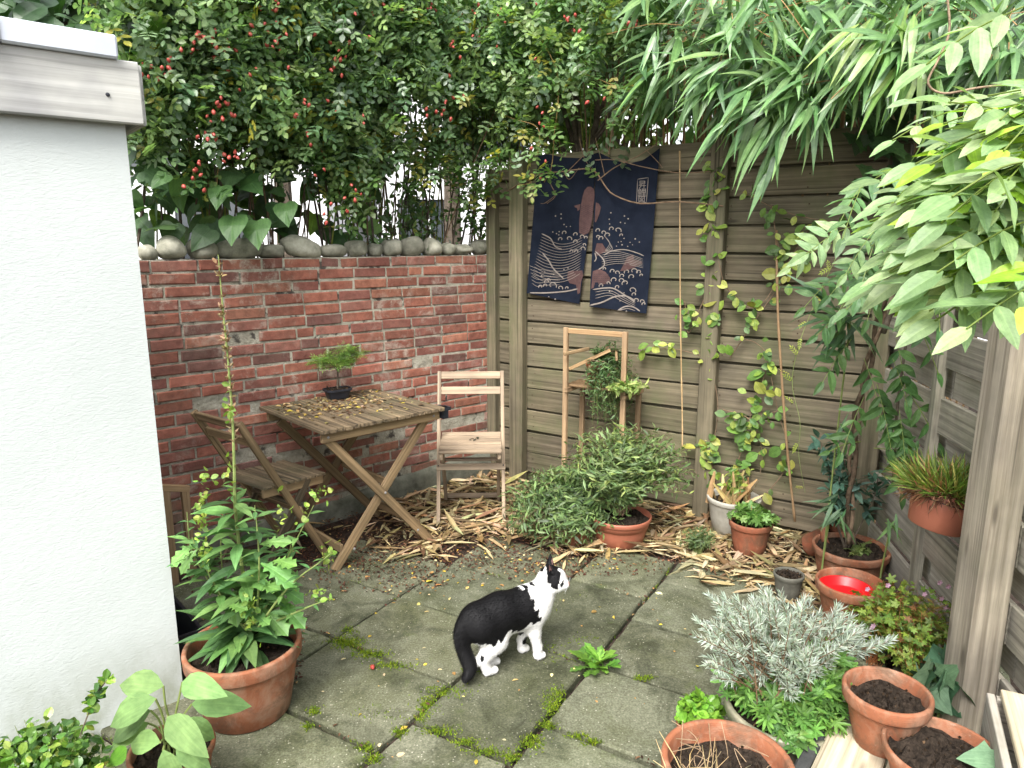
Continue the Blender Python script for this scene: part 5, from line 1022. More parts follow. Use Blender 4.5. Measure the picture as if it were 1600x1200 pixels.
# dark ivy-like leaves in the shade at the end of the fence
b0=FP(1400,230); root=thing('maple_sapling','dark lobed leaves hanging in the shade over the end of the fence','sapling',np.array([b0[0]+.2,b0[1]+.3,0])); lm=MB(); n=90; P=np.array([FP(r.uniform(1330,1500),r.uniform(140,300),r.uniform(.02,.35)) for _ in range(n)]); scatter(lm,T_IVY,P,rdir(r,n)+np.array([0,-.3,-.6]),np.tile([0,-.8,.5],(n,1))+rdir(r,n)*.4,r.uniform(.08,.14,n),pal(r,n,[(.045,.10,.03),(.06,.13,.04),(.035,.075,.025)])); lm.build('foliage',M['leaf'],root); sm=MB(); q_=loc(root); tube(sm,curve([q_,q_+UP*1.2,q_+UP*2.4],6),.012,6); sm.build('trunk',M['bark'],root)
# small bamboo sprays in front of the fence
def fan(lm,p,dirv,n,L,spread,cols,r,w=None,mb=None):
    d=unit(np.array(dirv,float)); a=unit(np.cross(d,UP+.01)); b_=np.cross(d,a); P=[];X=[];Zn=[];S=[]
    for i in range(n):
        t_=(i/(max(1,n-1))-.5)*2; P.append(p+r.normal(0,.015,3)-d*.07*abs(t_)*r.uniform(.3,1)); X.append(d+a*t_*spread+b_*r.normal(0,.2)-UP*.25*abs(t_)); Zn.append(UP*.8+np.array([0,-.5,0])+r.normal(0,.3,3)); S.append(L*(1-.25*abs(t_))*r.uniform(.75,1.1))
    scatter(lm,T_BAM,np.array(P),np.array(X),np.array(Zn),S,pal(r,n,cols,jit=.16)*np.ones((n,3)),bend=r.uniform(-.1,.25,n))
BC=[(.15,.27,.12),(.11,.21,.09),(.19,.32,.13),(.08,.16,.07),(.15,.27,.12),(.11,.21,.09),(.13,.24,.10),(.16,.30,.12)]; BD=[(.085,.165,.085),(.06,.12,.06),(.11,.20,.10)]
for nm,lab,lst in (('bamboo_shoot','bamboo shoot with drooping leaves growing through the fence beside the twisted wisteria stem',[(1330,490,-.9,-.1),(1320,500,-1,-.3),(1310,520,-.8,-.6),(1300,480,-.7,.5),(1340,500,.8,-.2),(1320,520,-.4,-1)]),('bamboo_shoot','low bamboo shoot behind the blue-leaved sapling pot',[(1300,790,-.9,.1),(1310,800,-1,-.3),(1320,815,.5,-.6),(1310,690,.2,1),(1300,790,-.5,-.5)]),('bamboo_shoot','little bamboo sprig under the hanging pot on the side fence',[(1392,822,-.5,-.8),(1395,820,.6,-.4),(1400,830,.2,-1)])):
    P0=AT(lst[0][0],lst[0][1],3.05 if 'hanging' not in lab else 2.75); root=thing(nm,lab,'bamboo',np.array([P0[0],P0[1]+.05,0])); lm=MB(); sm=MB()
    for (px,py,dx,dz) in lst: fan(lm,AT(px,py,P0[1]-r.uniform(0,.1)),(dx,-.35,dz),4 if 'hanging' not in lab else 2,.26 if 'wisteria' in lab else .15,.5,BC if 'hanging' in lab else BD,r)
    q_=loc(root); tube(sm,curve([q_,q_+UP*P0[2]*.5+np.array([.01,0,0]),P0],8),.004,5); sm.build('culm',M['stem'],root); lm.build('foliage',M['leaf'],root)
# ------------------------------------------------------------------ bamboo grove behind the fence
for bi,(x0,x1,ylo,nf,lab) in enumerate([(990,1140,185,95,'bamboo clump leaning over the fence top just right of the banner'),(1120,1270,250,130,'bamboo clump with long drooping leaves over the middle of the fence'),(1250,1420,235,145,'bamboo clump over the right half of the fence, brightest leaves at its front'),(1400,1640,200,140,'bamboo clump in the top right corner above the wisteria')]):
    r=RS(300+bi); c_=FP((x0+x1)/2,400,-.5); root=thing('bamboo_clump',lab,'bamboo',np.array([c_[0],c_[1],0]),0,'bamboo clumps behind the fence'); lm=MB(); sm=MB()
    for k in range(34):
        px=r.uniform(x0-10,x1+10); ex=-r.uniform(.10,.9); p0=FP(px,420,ex); p0[2]=0; p1=p0+np.array([r.normal(0,.12),r.normal(0,.1),r.uniform(2.6,3.7)]); tube(sm,curve([p0,(p0+p1)/2+r.normal(0,.03,3),p1],8),.007*r.uniform(.5,1.3),5,col=np.array([1,.9,.7])*r.uniform(.3,1.2),cap=False)
    for k in range(nf):
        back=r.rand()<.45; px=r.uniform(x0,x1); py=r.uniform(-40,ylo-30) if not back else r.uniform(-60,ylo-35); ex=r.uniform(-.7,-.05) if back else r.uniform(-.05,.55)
        lowlim=np.interp(px,[990,1060,1100,1180,1230,1300,1400,1640],[130,150,120,165,150,140,100,110]); py=min(py,lowlim+r.uniform(-30,20))
        p=FP(px,py,ex); d=np.array([r.normal(-.35,.6),r.normal(-.45,.35),r.uniform(-1.0,.25)])
        fan(lm,p,d,r.randint(4,8),r.uniform(.23,.34),r.uniform(.3,.75),BD if back else BC,r)  # darker palette for back fans puts the grove's shade into the leaf colour
        if r.rand()<.5: tube(sm,curve([p,p-unit(d)*.15+UP*.03,p-unit(d)*.4+UP*.05-FN*.1],6),.0022,4,col=(1.2,1.0,.7),cap=False)
    if bi==1:
        for (px,py,dx,dz,n_) in [(1245,150,-.75,-.55,5),(1225,195,-.8,-.9,7),(1200,195,-.6,-1,6),(1260,180,-.1,-1,5),(1170,180,-.6,-.8,5),(1210,235,-.55,-1,5),(1145,182,-.9,-.5,5)]: fan(lm,FP(px,py,.45),(dx,-.3,dz),n_,.30,.32,BC,r)
        tube(sm,curve([FP(1300,150,.1),FP(1250,165,.35),FP(1215,195,.45),FP(1195,225,.45)],10),.003,5)
    if bi==2:
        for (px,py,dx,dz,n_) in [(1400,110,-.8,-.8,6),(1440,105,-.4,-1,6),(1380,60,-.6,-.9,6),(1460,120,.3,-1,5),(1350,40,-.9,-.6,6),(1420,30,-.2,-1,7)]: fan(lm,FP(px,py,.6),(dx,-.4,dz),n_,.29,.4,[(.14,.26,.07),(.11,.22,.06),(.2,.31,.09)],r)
    lm.build('foliage',M['gloss'],root); sm.build('culm',M['cane'],root)
# ------------------------------------------------------------------ rose hedge behind the brick wall
def BP(px,py,back): return ONP(px,py,W0-WN*back,WN)
RC_=[(.19,.30,.15),(.155,.25,.135),(.23,.35,.17),(.11,.19,.105),(.27,.38,.16)]
HOLES=[(650,190,42),(640,150,26),(700,300,34),(760,300,30),(252,145,18),(480,300,28),(570,345,26),(620,260,34),(690,120,20),(360,28,18),(880,140,22)]
hipm=MB(); lathe(hipm,[(0,-.011),(.004,-.010),(.0085,-.004),(.0095,.001),(.007,.008),(.003,.0115),(.0035,.014),(0,.0135)],9,(0,0,0)); HIP=hipm.build('rose_hip',M['hip'],smooth=True); HME=HIP.data; bpy.data.objects.remove(HIP)
for bi,(x0,x1,lab,hc) in enumerate([(205,430,'rose bush heavy with red hips above the left half of the brick wall',[(270,95),(330,50),(355,75),(400,45),(430,35),(425,75),(310,60),(345,105),(400,115),(360,150),(305,65),(340,185),(372,182),(230,110),(250,118),(330,210),(365,240),(310,265),(300,285),(345,160)]),(400,650,'rose bush with scattered red hips above the middle of the brick wall',[(425,10),(430,40),(455,110),(500,55),(530,75),(545,80),(525,100),(560,10),(575,60),(480,160),(530,165),(570,185),(480,150),(490,215),(495,275),(530,300),(565,300),(470,180),(600,5),(640,20),(510,335),(560,335)]),(620,1010,'rose bush trailing over the fence corner above the navy banner',[(660,15),(690,8),(735,20),(840,15),(705,60),(720,80),(780,30),(885,30),(710,110),(850,100),(705,140),(785,65),(905,40),(840,190),(830,230),(850,262),(845,275),(940,150),(700,175),(735,45),(990,30),(760,60),(690,160),(665,175)])]):
    r=RS(400+bi); c_=BP((x0+x1)/2,500,.55); root=thing('rose_bush',lab,'rose bush',np.array([c_[0],c_[1],0]),0,'rose bushes behind the wall'); lm=MB(); sm=MB(); P=[];X=[];Zn=[];C=[]
    wfun=lambda px,py,back: BP(px,py,back) if px<770 else FP(px,py,-back+.15)
    canes=[]
    for k in range(int((x1-x0)*.09)):
        px=r.uniform(x0,x1); b_=wfun(px,450,r.uniform(.25,.8)); b_[2]=.6; top=wfun(px+r.normal(0,60),r.uniform(-60,150),r.uniform(.0,.6)); end=wfun(px+r.normal(0,140),r.uniform(20,200),r.uniform(-.2,.3))
        cc=curve([b_,(b_+top)/2,top,(top+end)/2+UP*.05,end],24); tube(sm,cc,np.linspace(.006,.0016,len(cc)),5,col=np.array([1,1,1]) if r.rand()<.6 else np.array([.9,1.6,.5]),cap=False); canes.append(cc)
    ns=int((x1-x0)*3.0)
    for k in range(ns):
        px=r.uniform(x0-20,x1+20); py=r.uniform(-50,270)
        lim=np.interp(px,[200,330,430,520,600,700,770,860,900,960,1010],[215,195,205,260,245,235,225,110,100,80,60])
        if py>lim: 
            if r.rand()<(.9 if px<760 else .98): continue
        if any((px-hx)**2+(py-hy)**2<hr*hr for hx,hy,hr in HOLES): continue
        back=r.choice([r.uniform(-.22,.05),r.uniform(.05,.9)],p=[.45,.55]) if py<170 else r.uniform(-.10,.7)
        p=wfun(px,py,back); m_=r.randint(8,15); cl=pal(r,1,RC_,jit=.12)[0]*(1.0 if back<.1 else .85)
        for j in range(m_):
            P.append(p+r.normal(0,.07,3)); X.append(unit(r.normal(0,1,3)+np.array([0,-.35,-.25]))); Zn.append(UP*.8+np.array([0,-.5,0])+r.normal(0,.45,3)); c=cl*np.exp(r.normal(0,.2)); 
            if r.rand()<.03: c=np.array([.34,.32,.06])
            C.append(c)
    # hanging sprays
    for (pts,n_) in {0:[([(345,230),(340,270),(338,320)],8),([(300,250),(305,290),(315,290)],10)],1:[([(500,230),(515,270),(530,300),(540,340)],60),([(560,260),(560,300),(555,345)],40),([(470,170),(490,210),(505,240)],30)],2:[([(845,60),(870,110),(872,160),(866,210),(862,260),(850,285)],46),([(770,170),(800,185),(840,200),(840,240)],26),([(900,110),(950,130),(990,150),(960,190)],40),([(780,240),(770,280),(740,300)],60),([(690,230),(720,270),(740,330)],60),([(810,290),(830,285),(820,280)],10),([(650,200),(640,240),(660,260)],30)]}[bi]:
        cc=curve([wfun(a,b_,-.20 if a>770 else -.05) for a,b_ in pts],16); tube(sm,cc,.0022,4,col=(1.2,1.2,.7),cap=False)
        for j in range(n_): P.append(cc[r.randint(0,len(cc))]+r.normal(0,.035,3)); X.append(unit(r.normal(0,1,3)+np.array([0,-.4,-.2]))); Zn.append(UP+np.array([0,-.6,0])+r.normal(0,.4,3)); C.append(pal(r,1,[(.13,.22,.075),(.10,.19,.065),(.3,.3,.07)],[.55,.38,.07])[0])
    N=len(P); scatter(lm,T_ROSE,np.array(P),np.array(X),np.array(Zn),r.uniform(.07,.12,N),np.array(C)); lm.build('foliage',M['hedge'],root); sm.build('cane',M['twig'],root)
    cnt=0
    for (px,py) in hc:
        for j in range(r.randint(*((2,7) if bi==0 else (1,5)))):
            if cnt>=92: break
            p=wfun(px+r.normal(0,9),py+r.normal(0,9),-.27+r.normal(0,.03)); o=bpy.data.objects.new('rose_hip',HME); COL.objects.link(o); o.parent=root; o.location=Vector(p)-root.location; o.rotation_euler=(r.uniform(-.9,.9)+3.14*(r.rand()<.5),r.uniform(-.9,.9),0); s=r.uniform(.65,1.05); o.scale=(s,s,s*1.1); cnt+=1
# ------------------------------------------------------------------ big-leaved creeper above the wall, left
r=RS(420); c_=BP(400,500,.4); root=thing('heart_leaf_creeper','creeper with large heart-shaped leaves drooping over the cobbles on the wall','climber',np.array([c_[0],c_[1],0])); lm=MB(); sm=MB(); P=[];X=[];C=[];Zn=[]
for k in range(190):
    px=r.uniform(190,600); py=r.uniform(235,385); 
    if px>520 and r.rand()<.5: continue
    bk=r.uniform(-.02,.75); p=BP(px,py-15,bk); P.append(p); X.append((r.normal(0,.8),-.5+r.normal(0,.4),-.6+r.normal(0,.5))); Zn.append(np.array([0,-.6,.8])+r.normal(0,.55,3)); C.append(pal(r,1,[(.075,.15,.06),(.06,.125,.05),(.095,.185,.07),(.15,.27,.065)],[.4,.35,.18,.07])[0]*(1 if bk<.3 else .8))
for (px,py,s) in [(365,365,.2),(400,372,.17),(345,318,.2),(345,225,.17),(260,300,.16),(445,345,.18)]: P.append(BP(px,py-28,-.12)); X.append((r.normal(0,.4),-.6,-.8)); Zn.append((0,-.8,.6)); C.append(np.array((.085,.18,.06)))
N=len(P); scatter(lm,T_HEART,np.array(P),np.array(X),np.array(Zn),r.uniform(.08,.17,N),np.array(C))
for k in range(26):
    px=r.uniform(200,600); a=BP(px,470,r.uniform(.2,.6)); a[2]=.5; b_=BP(px+r.normal(0,40),r.uniform(200,320),r.uniform(.1,.6)); tube(sm,curve([a,(a+b_)/2+r.normal(0,.04,3),b_],8),.005*r.uniform(.6,1.6),5,cap=False)
lm.build('foliage',M['leaf'],root); sm.build('stem',M['bark'],root)
# dense low shrub right of it, behind the wall (dark, gaps to the pale houses)
r=RS(421); c_=BP(690,500,.5); root=thing('dark_shrub','dark leafy shrub filling the corner between the brick wall and the fence','shrub',np.array([c_[0],c_[1],0])); lm=MB(); sm=MB(); P=[]
for k in range(3300):
    px=r.uniform(540,800); py=r.uniform(200,392)
    if any((px-hx)**2+(py-hy)**2<(hr*.8)**2 for hx,hy,hr in HOLES): continue
    g=math.sin(px*.045+py*.02)+math.sin(py*.06-px*.03+1)
    if g>1.0 and r.rand()<.85: continue
    P.append(BP(px,py,r.uniform(.05,.7)) if px<770 else BP(px,py,r.uniform(-.0,.5)))
n=len(P); scatter(lm,T_OV,np.array(P),rdir(r,n)+np.array([0,-.3,-.3]),UP*.6+rdir(r,n)*.7,r.uniform(.035,.075,n),pal(r,n,[(.075,.145,.055),(.10,.18,.065),(.055,.105,.045),(.16,.25,.08),(.34,.32,.09)],[.36,.3,.2,.11,.03])); lm.build('foliage',M['leaf'],root)
for k in range(22):
    px=r.uniform(540,790); a=BP(px,470,r.uniform(.15,.6)); a[2]=.4; b_=BP(px+r.normal(0,50),r.uniform(120,300),r.uniform(.1,.6)); tube(sm,curve([a,(a+b_)/2+r.normal(0,.05,3),b_],8),.006*r.uniform(.4,1.3),5,cap=False)
sm.build('stem',M['bark'],root)
# dark branching shrub behind the banner
r=RS(422); c_=FP(915,400,-.5); root=thing('branching_shrub','dark many-stemmed shrub fanning out behind the banner with yellow-green leaves','shrub',np.array([c_[0],c_[1],0])); sm=MB(); lm=MB(); o_=FP(905,262,-.35)
base=o_.copy(); base[2]=0; tube(sm,curve([base,(base+o_)/2,o_],6),.05,7)
for (px,py,w_) in [(820,120,.022),(850,90,.02),(890,110,.024),(930,90,.026),(960,120,.018),(1000,100,.016),(790,150,.014),(870,60,.018),(915,50,.02),(1020,140,.012)]:
    e=FP(px,py,-.35+r.normal(0,.08)); tube(sm,curve([o_,(o_+e)/2+r.normal(0,.03,3),e],8),np.linspace(w_,w_*.6,8)[:len(curve([o_,(o_+e)/2,e],8))] if False else w_*.8,6,cap=False)
n=900; P=np.array([FP(r.uniform(770,1060),r.uniform(110,262),-r.uniform(.5,1.4)) for _ in range(n)]); scatter(lm,T_OV,P,rdir(r,n)+np.array([0,0,-.4]),UP*.6+rdir(r,n)*.7,r.uniform(.05,.10,n),pal(r,n,[(.16,.25,.06),(.10,.18,.05),(.24,.30,.07),(.06,.12,.04)])); lm.build('foliage',M['leaf'],root); sm.build('branch',M['bark'],root)
for k in range(0): pass
# broad dark leaves above the shed
r=RS(423); c_=AT(90,60,4.2); root=thing('fig_tree','dark broad-leaved tree rising behind the roof edge of the white shed','tree',np.array([c_[0],c_[1],0])); lm=MB(); sm=MB(); n=620; P=np.array([AT(r.uniform(-60,260),r.uniform(-60,130),r.uniform(3.3,4.8)) for _ in range(n)]); scatter(lm,leaf_t(.8,(.2,.9,1,.8,.1),.12,.25),P,rdir(r,n)*.8+np.array([0,-.5,-.5]),np.array([0,-.5,.8])+rdir(r,n)*.5,r.uniform(.10,.18,n),pal(r,n,[(.04,.09,.035),(.055,.12,.045),(.03,.065,.03),(.09,.17,.05)],[.35,.33,.22,.1])); lm.build('foliage',M['gloss'],root)
for k in range(8): tube(sm,curve([loc(root),loc(root)+UP*1.5+r.normal(0,.1,3),P[r.randint(n)]],8),.02*r.uniform(.5,1),6,cap=False)
sm.build('trunk',M['bark'],root)
# ------------------------------------------------------------------ trees and houses beyond
for k,(px,pyc,Y,rx,rz,lab,nn,cl) in enumerate([(130,40,7.5,1.9,1.7,'dark tree crown beyond the wall at the far left, over the shed roof',3600,0),(420,-60,7.6,1.9,1.5,'leafy tree beyond the brick wall behind the reddest rose bush',4200,0),(700,-90,8.0,1.8,1.5,'leafy tree beyond the corner of wall and fence',4200,1),(960,60,6.2,1.5,1.3,'light green tree beyond the fence behind the banner',3600,1),(1250,40,6.0,1.7,1.7,'tall dark tree beyond the fence behind the bamboo',4600,0),(1560,60,5.4,1.6,1.8,'dark tree beyond the side fence behind the wisteria',3600,0)]):
    r=RS(500+k); c_=AT(px,pyc,Y); root=thing('garden_tree',lab,'tree',np.array([c_[0],c_[1],0]),0,'trees beyond the walls'); lm=MB(); sm=MB(); nc=26; cs=c_+unit(r.normal(0,1,(nc,3)))*np.array([rx,.8,rz])*r.uniform(.2,1,(nc,1)); P,d,i=clumps(r,nn,cs,np.tile([.55,.5,.42],(nc,1)))
    cc_=[[(.085,.16,.065),(.11,.20,.08),(.06,.12,.05)],[(.14,.24,.08),(.18,.29,.095),(.10,.18,.065)]][cl]; tone=np.exp(RS(5).normal(0,.22,nc))[i][:,None]
    scatter(lm,T_OV,P,rdir(r,nn)+np.array([0,0,-.3]),UP*.5+d*.6+rdir(r,nn)*.5,r.uniform(.10,.18,nn),pal(r,nn,cc_)*tone); lm.build('crown',M['leaf'],root)
    t0_=loc(root); tube(sm,curve([t0_,t0_+UP*c_[2]*.5,c_],8),np.linspace(.12,.06,len(curve([t0_,t0_+UP,c_],8))),8)
    for j in range(7): tube(sm,curve([t0_+UP*c_[2]*.6,(t0_+UP*c_[2]*.6+cs[j])/2+UP*.1,cs[j]],8),.03,6,cap=False)
    sm.build('trunk',M['bark'],root)
def house(label,x0,x1,y,hh,roof,wins,dep=5):
    root=thing('house',label,'house',((x0+x1)/2,y,0)); mb=MB(); prism(mb,[(x0,y),(x1,y),(x1,y+dep),(x0,y+dep)],-.05,hh); mb.build('wall',M['house'],root)
    mb=MB(); 
    rg=hh+roof; e=.25; V=[(x0-e,y-e,hh),(x1+e,y-e,hh),(x1+e,y+dep/2,rg),(x0-e,y+dep/2,rg),(x0-e,y+dep+e,hh),(x1+e,y+dep+e,hh)]; mb.add(V,q=[(0,1,2,3),(3,2,5,4)],t=[(0,3,4),(1,5,2)]); mb.build('roof',M['roof'],root)
    for (wx,wz,ww,wh) in wins:
        mb=MB()
        for (a0,a1,b0_,b1_) in ((wx-ww/2-.06,wx-ww/2,wz-wh/2-.06,wz+wh/2+.06),(wx+ww/2,wx+ww/2+.06,wz-wh/2-.06,wz+wh/2+.06),(wx-ww/2,wx+ww/2,wz+wh/2,wz+wh/2+.06),(wx-ww/2,wx+ww/2,wz-wh/2-.06,wz-wh/2),(wx-.025,wx+.025,wz-wh/2,wz+wh/2)): box(mb,((a0+a1)/2,y-.02,(b0_+b1_)/2),(a1-a0,.08,b1_-b0_))
        f=mb.build('window',M['house'],root); mb=MB(); box(mb,(wx,y-.005,wz),(ww,.03,wh)); pane=mb.build('pane',M['glass'],root); pane.parent=f
house('pale rendered house beyond the garden wall, glimpsed through the leaves',-8.2,-3.2,12.5,4.6,2.2,[(-7.2,1.5,1.1,1.5),(-5.2,1.6,1.2,1.5),(-6.2,3.4,1.2,1.2)])
house('white house straight beyond the corner of wall and fence',-2.6,3.0,14.0,5.2,2.4,[(-1.6,1.6,1.2,1.6),(1.2,1.6,1.2,1.6),(-.4,3.8,1.3,1.2)])
house('pale house beyond the side fence, hidden by bamboo',4.2,10.0,11.0,5.0,2.2,[(5.5,1.6,1.2,1.6),(7.8,1.6,1.2,1.6)])
# ------------------------------------------------------------------ litter on the ground
def inpoly(x,y,pl):
    c=False; j=len(pl)-1
    for i in range(len(pl)):
        if (pl[i][1]>y)!=(pl[j][1]>y) and x<(pl[j][0]-pl[i][0])*(y-pl[i][1])/(pl[j][1]-pl[i][1])+pl[i][0]: c=not c
        j=i
    return c
r=RS(600)
T_DRY=leaf_t(.13,(.35,.85,1,.8,.45,.05),.25,.06,wave=.012); T_CURL=leaf_t(.16,(.35,.85,1,.8,.45,.05),.5,-.05)
def drop(N,pl,rz=(0,.02),seed=0):
    q_=RS(seed); out=[]; bx=[min(p[0] for p in pl),max(p[0] for p in pl),min(p[1] for p in pl),max(p[1] for p in pl)]
    A=np.array([G(*p)[:2] for p in pl]); lo,hi=A.min(0),A.max(0)
    while len(out)<N:
        x,y=q_.uniform(lo,hi)
        if inpoly(x,y,A): out.append((x,y,q_.uniform(*rz)))
    return np.array(out)
zones=[(520,[(625,775),(690,752),(780,728),(820,760),(815,838),(700,850),(640,838),(620,805)]),(620,[(800,760),(900,770),(1080,775),(1110,830),(1060,865),(900,872),(815,840)]),(420,[(1060,790),(1180,800),(1260,818),(1275,880),(1180,905),(1080,892),(1040,860)]),(80,[(1190,900),(1290,890),(1300,975),(1230,945)]),(50,[(560,830),(680,835),(700,870),(600,868)]),(26,[(1080,890),(1190,900),(1200,930),(1090,915)]),(30,[(430,770),(620,790),(600,840),(440,870)])]
P=np.concatenate([drop(n,pl,(.0,.022 if n>300 else .008),610+i) for i,(n,pl) in enumerate(zones)]); N=len(P); a=r.uniform(0,6.28,N)
C=pal(r,N,[(.38,.29,.17),(.48,.39,.26),(.28,.20,.115),(.17,.105,.062),(.33,.21,.11),(.58,.49,.36)],[.26,.22,.19,.18,.07,.08],jit=.22)
mb=MB(); X=np.c_[np.cos(a),np.sin(a),r.normal(.02,.09,N)]; h_=r.rand(N)<.5
for msk,tm in ((h_,T_DRY),(~h_,T_CURL)): scatter(mb,tm,P[msk],X[msk],np.tile(UP,(msk.sum(),1))+rdir(r,msk.sum())*.35,r.uniform(.06,.22,msk.sum()),C[msk],bend=r.uniform(-.08,.10,msk.sum()))
for (px,py,ax_,L) in [(715,871,2.9,.17),(745,850,-.9,.13),(760,860,-1.2,.11),(850,885,.9,.2),(865,880,1.0,.2),(1140,895,2.4,.2),(1120,905,2.9,.15),(1190,915,.3,.2),(1210,912,2.9,.17),(640,865,.7,.22),(660,850,.5,.2),(880,890,1.4,.12),(905,880,1.2,.12)]:
    scatter(mb,T_DRY,[G(px,py,.012)],[(math.cos(ax_),math.sin(ax_),.03)],[UP],[L],[(.52,.40,.25)])
P2=np.concatenate([drop(n*3,pl,(.0,.012),680+i) for i,(n,pl) in enumerate(zones[:5])]); n2=len(P2); scatter(mb,T_DRY,P2,np.c_[r.normal(0,1,(n2,2)),r.normal(0,.06,n2)],np.tile(UP,(n2,1))+rdir(r,n2)*.3,r.uniform(.02,.075,n2),pal(r,n2,[(.30,.22,.13),(.20,.13,.075),(.42,.33,.21),(.11,.065,.04)],jit=.2))
tag(mb.build('bamboo_leaf_litter',M['litter']),kind='stuff')
# fine brown crumbs, small fallen leaves
zn=[(6000,[(440,790),(620,775),(830,770),(1000,800),(900,905),(700,880),(600,880),(520,895),(430,870)]),(1500,[(1000,830),(1290,830),(1330,960),(1200,930),(1060,890)]),(1300,[(470,860),(760,850),(1050,870),(1040,900),(760,905),(620,930),(500,925)]),(450,[(310,1060),(420,1140),(470,1060),(480,960)]),(500,[(250,830),(480,820),(470,900),(300,930)]),(900,[(1290,860),(1420,850),(1480,1040),(1300,1060)])]
P=np.concatenate([drop(n,pl,(.001,.008),640+i) for i,(n,pl) in enumerate(zn)])
jp=[]
for (A_,B_) in joints:
    L=np.linalg.norm(np.array(B_)-np.array(A_)); k=int(L*150); s=r.uniform(0,1,k); den=.5+.5*np.sin(s*L*7+r.uniform(0,6)); 
    for s_ in s[r.uniform(.6,1.6,k)<den]: x=np.array(A_)+(np.array(B_)-np.array(A_))*s_+r.normal(0,.008,2); jp.append(an(x[0],x[1],.003))
P=np.concatenate([P,np.array(jp)]); N=len(P)
mb=MB(); scatter(mb,leaf_t(.55,(.2,1,.8,.1),.3,.2),P,np.c_[r.normal(0,1,(N,2)),r.normal(0,.25,N)],np.tile(UP,(N,1))+rdir(r,N)*.6,r.uniform(.006,.020,N),pal(r,N,[(.07,.03,.022),(.11,.05,.032),(.045,.022,.018),(.17,.085,.05),(.26,.17,.09)],[.3,.28,.22,.13,.07])); tag(mb.build('leaf_crumbs',M['litter']),kind='stuff')
P=np.concatenate([drop(95,[(480,880),(760,860),(1060,880),(1140,1000),(1000,1190),(500,1190),(440,1000)],(.002,.004),660),drop(130,[(560,860),(820,850),(1000,880),(800,940),(600,930)],(.002,.006),661)]); N=len(P)
mb=MB(); scatter(mb,leaf_t(.6,(.2,.9,1,.1),.25,.1),P,np.c_[r.normal(0,1,(N,2)),r.normal(0,.1,N)],np.tile(UP,(N,1))+rdir(r,N)*.3,np.exp(r.normal(-4.2,.4,N)),pal(r,N,[(.50,.36,.06),(.45,.34,.16),(.36,.20,.08),(.55,.47,.30)])); tag(mb.build('fallen_leaves',M['litter']),kind='stuff')
N=430; tx=r.normal(0,.26,N)*1.0; ty=r.normal(.10,.16,N); k_=(abs(tx)<TW/2-.02)&(abs(ty)<TD/2-.02); tx,ty=tx[k_],ty[k_]; N=len(tx); P=cen+tx[:,None]*uu+ty[:,None]*vv+np.array([0,0,TZ+.003])
mb=MB(); scatter(mb,leaf_t(.6,(.2,.9,1,.1),.4,.1),P,np.c_[r.normal(0,1,(N,2)),r.normal(0,.15,N)],np.tile(UP,(N,1))+rdir(r,N)*.4,r.uniform(.012,.034,N),pal(r,N,[(.36,.25,.12),(.17,.10,.055),(.10,.055,.035),(.45,.35,.2),(.5,.38,.07)],[.3,.27,.24,.13,.06])); tag(mb.build('table_leaf_litter',M['litter']),kind='stuff')
mb=MB(); r=RS(70); 
q_=G(578,628,.752); tube(mb,curve([q_,q_+np.array([.05,.03,.01]),q_+np.array([.11,.08,.004])],6),.003,5); tag(mb.build('dry_stalk',M['cane']),'short dry stalk lying on the table beside the bonsai','twig')
# rose hip on the paving, droppings on the seat
o=bpy.data.objects.new('rose_hip',HME); COL.objects.link(o); o.location=G(582,1042,.010); o.rotation_euler=(1.5,0,.4); tag(o,'single red rose hip fallen on a paving slab','rose hip')
# ------------------------------------------------------------------ the cat
def smin(a,b,k): h=np.clip(.5+.5*(b-a)/k,0,1); return b*(1-h)+a*h-k*h*(1-h)
def rcone(p,a,b,ra,rb,sc=(1,1,1)):
    a=np.asarray(a,float); b=np.asarray(b,float); s=np.asarray(sc,float); ab=(b-a)/s; q_=(p-a)/s; t_=np.clip((q_@ab)/max(ab@ab,1e-12),0,1); return (np.linalg.norm(q_-t_[...,None]*ab,axis=-1)-(ra+(rb-ra)*t_))*min(s)
CY=.02; HY=rad(40)
def HEAD(v):
    hp_=np.array([.168,CY-.006,.310]); q0=(np.asarray(v,float)-hp_)/1.10; ca,sa=math.cos(HY),math.sin(HY); return np.stack([q0[...,0]*ca-q0[...,1]*sa,q0[...,0]*sa+q0[...,1]*ca,q0[...,2]],-1)+hp_
def UNHEAD(v):
    hp_=np.array([.168,CY-.006,.310]); q0=(np.asarray(v,float)-hp_)*1.10; ca,sa=math.cos(HY),math.sin(HY); return np.stack([q0[...,0]*ca+q0[...,1]*sa,-q0[...,0]*sa+q0[...,1]*ca,q0[...,2]],-1)+hp_
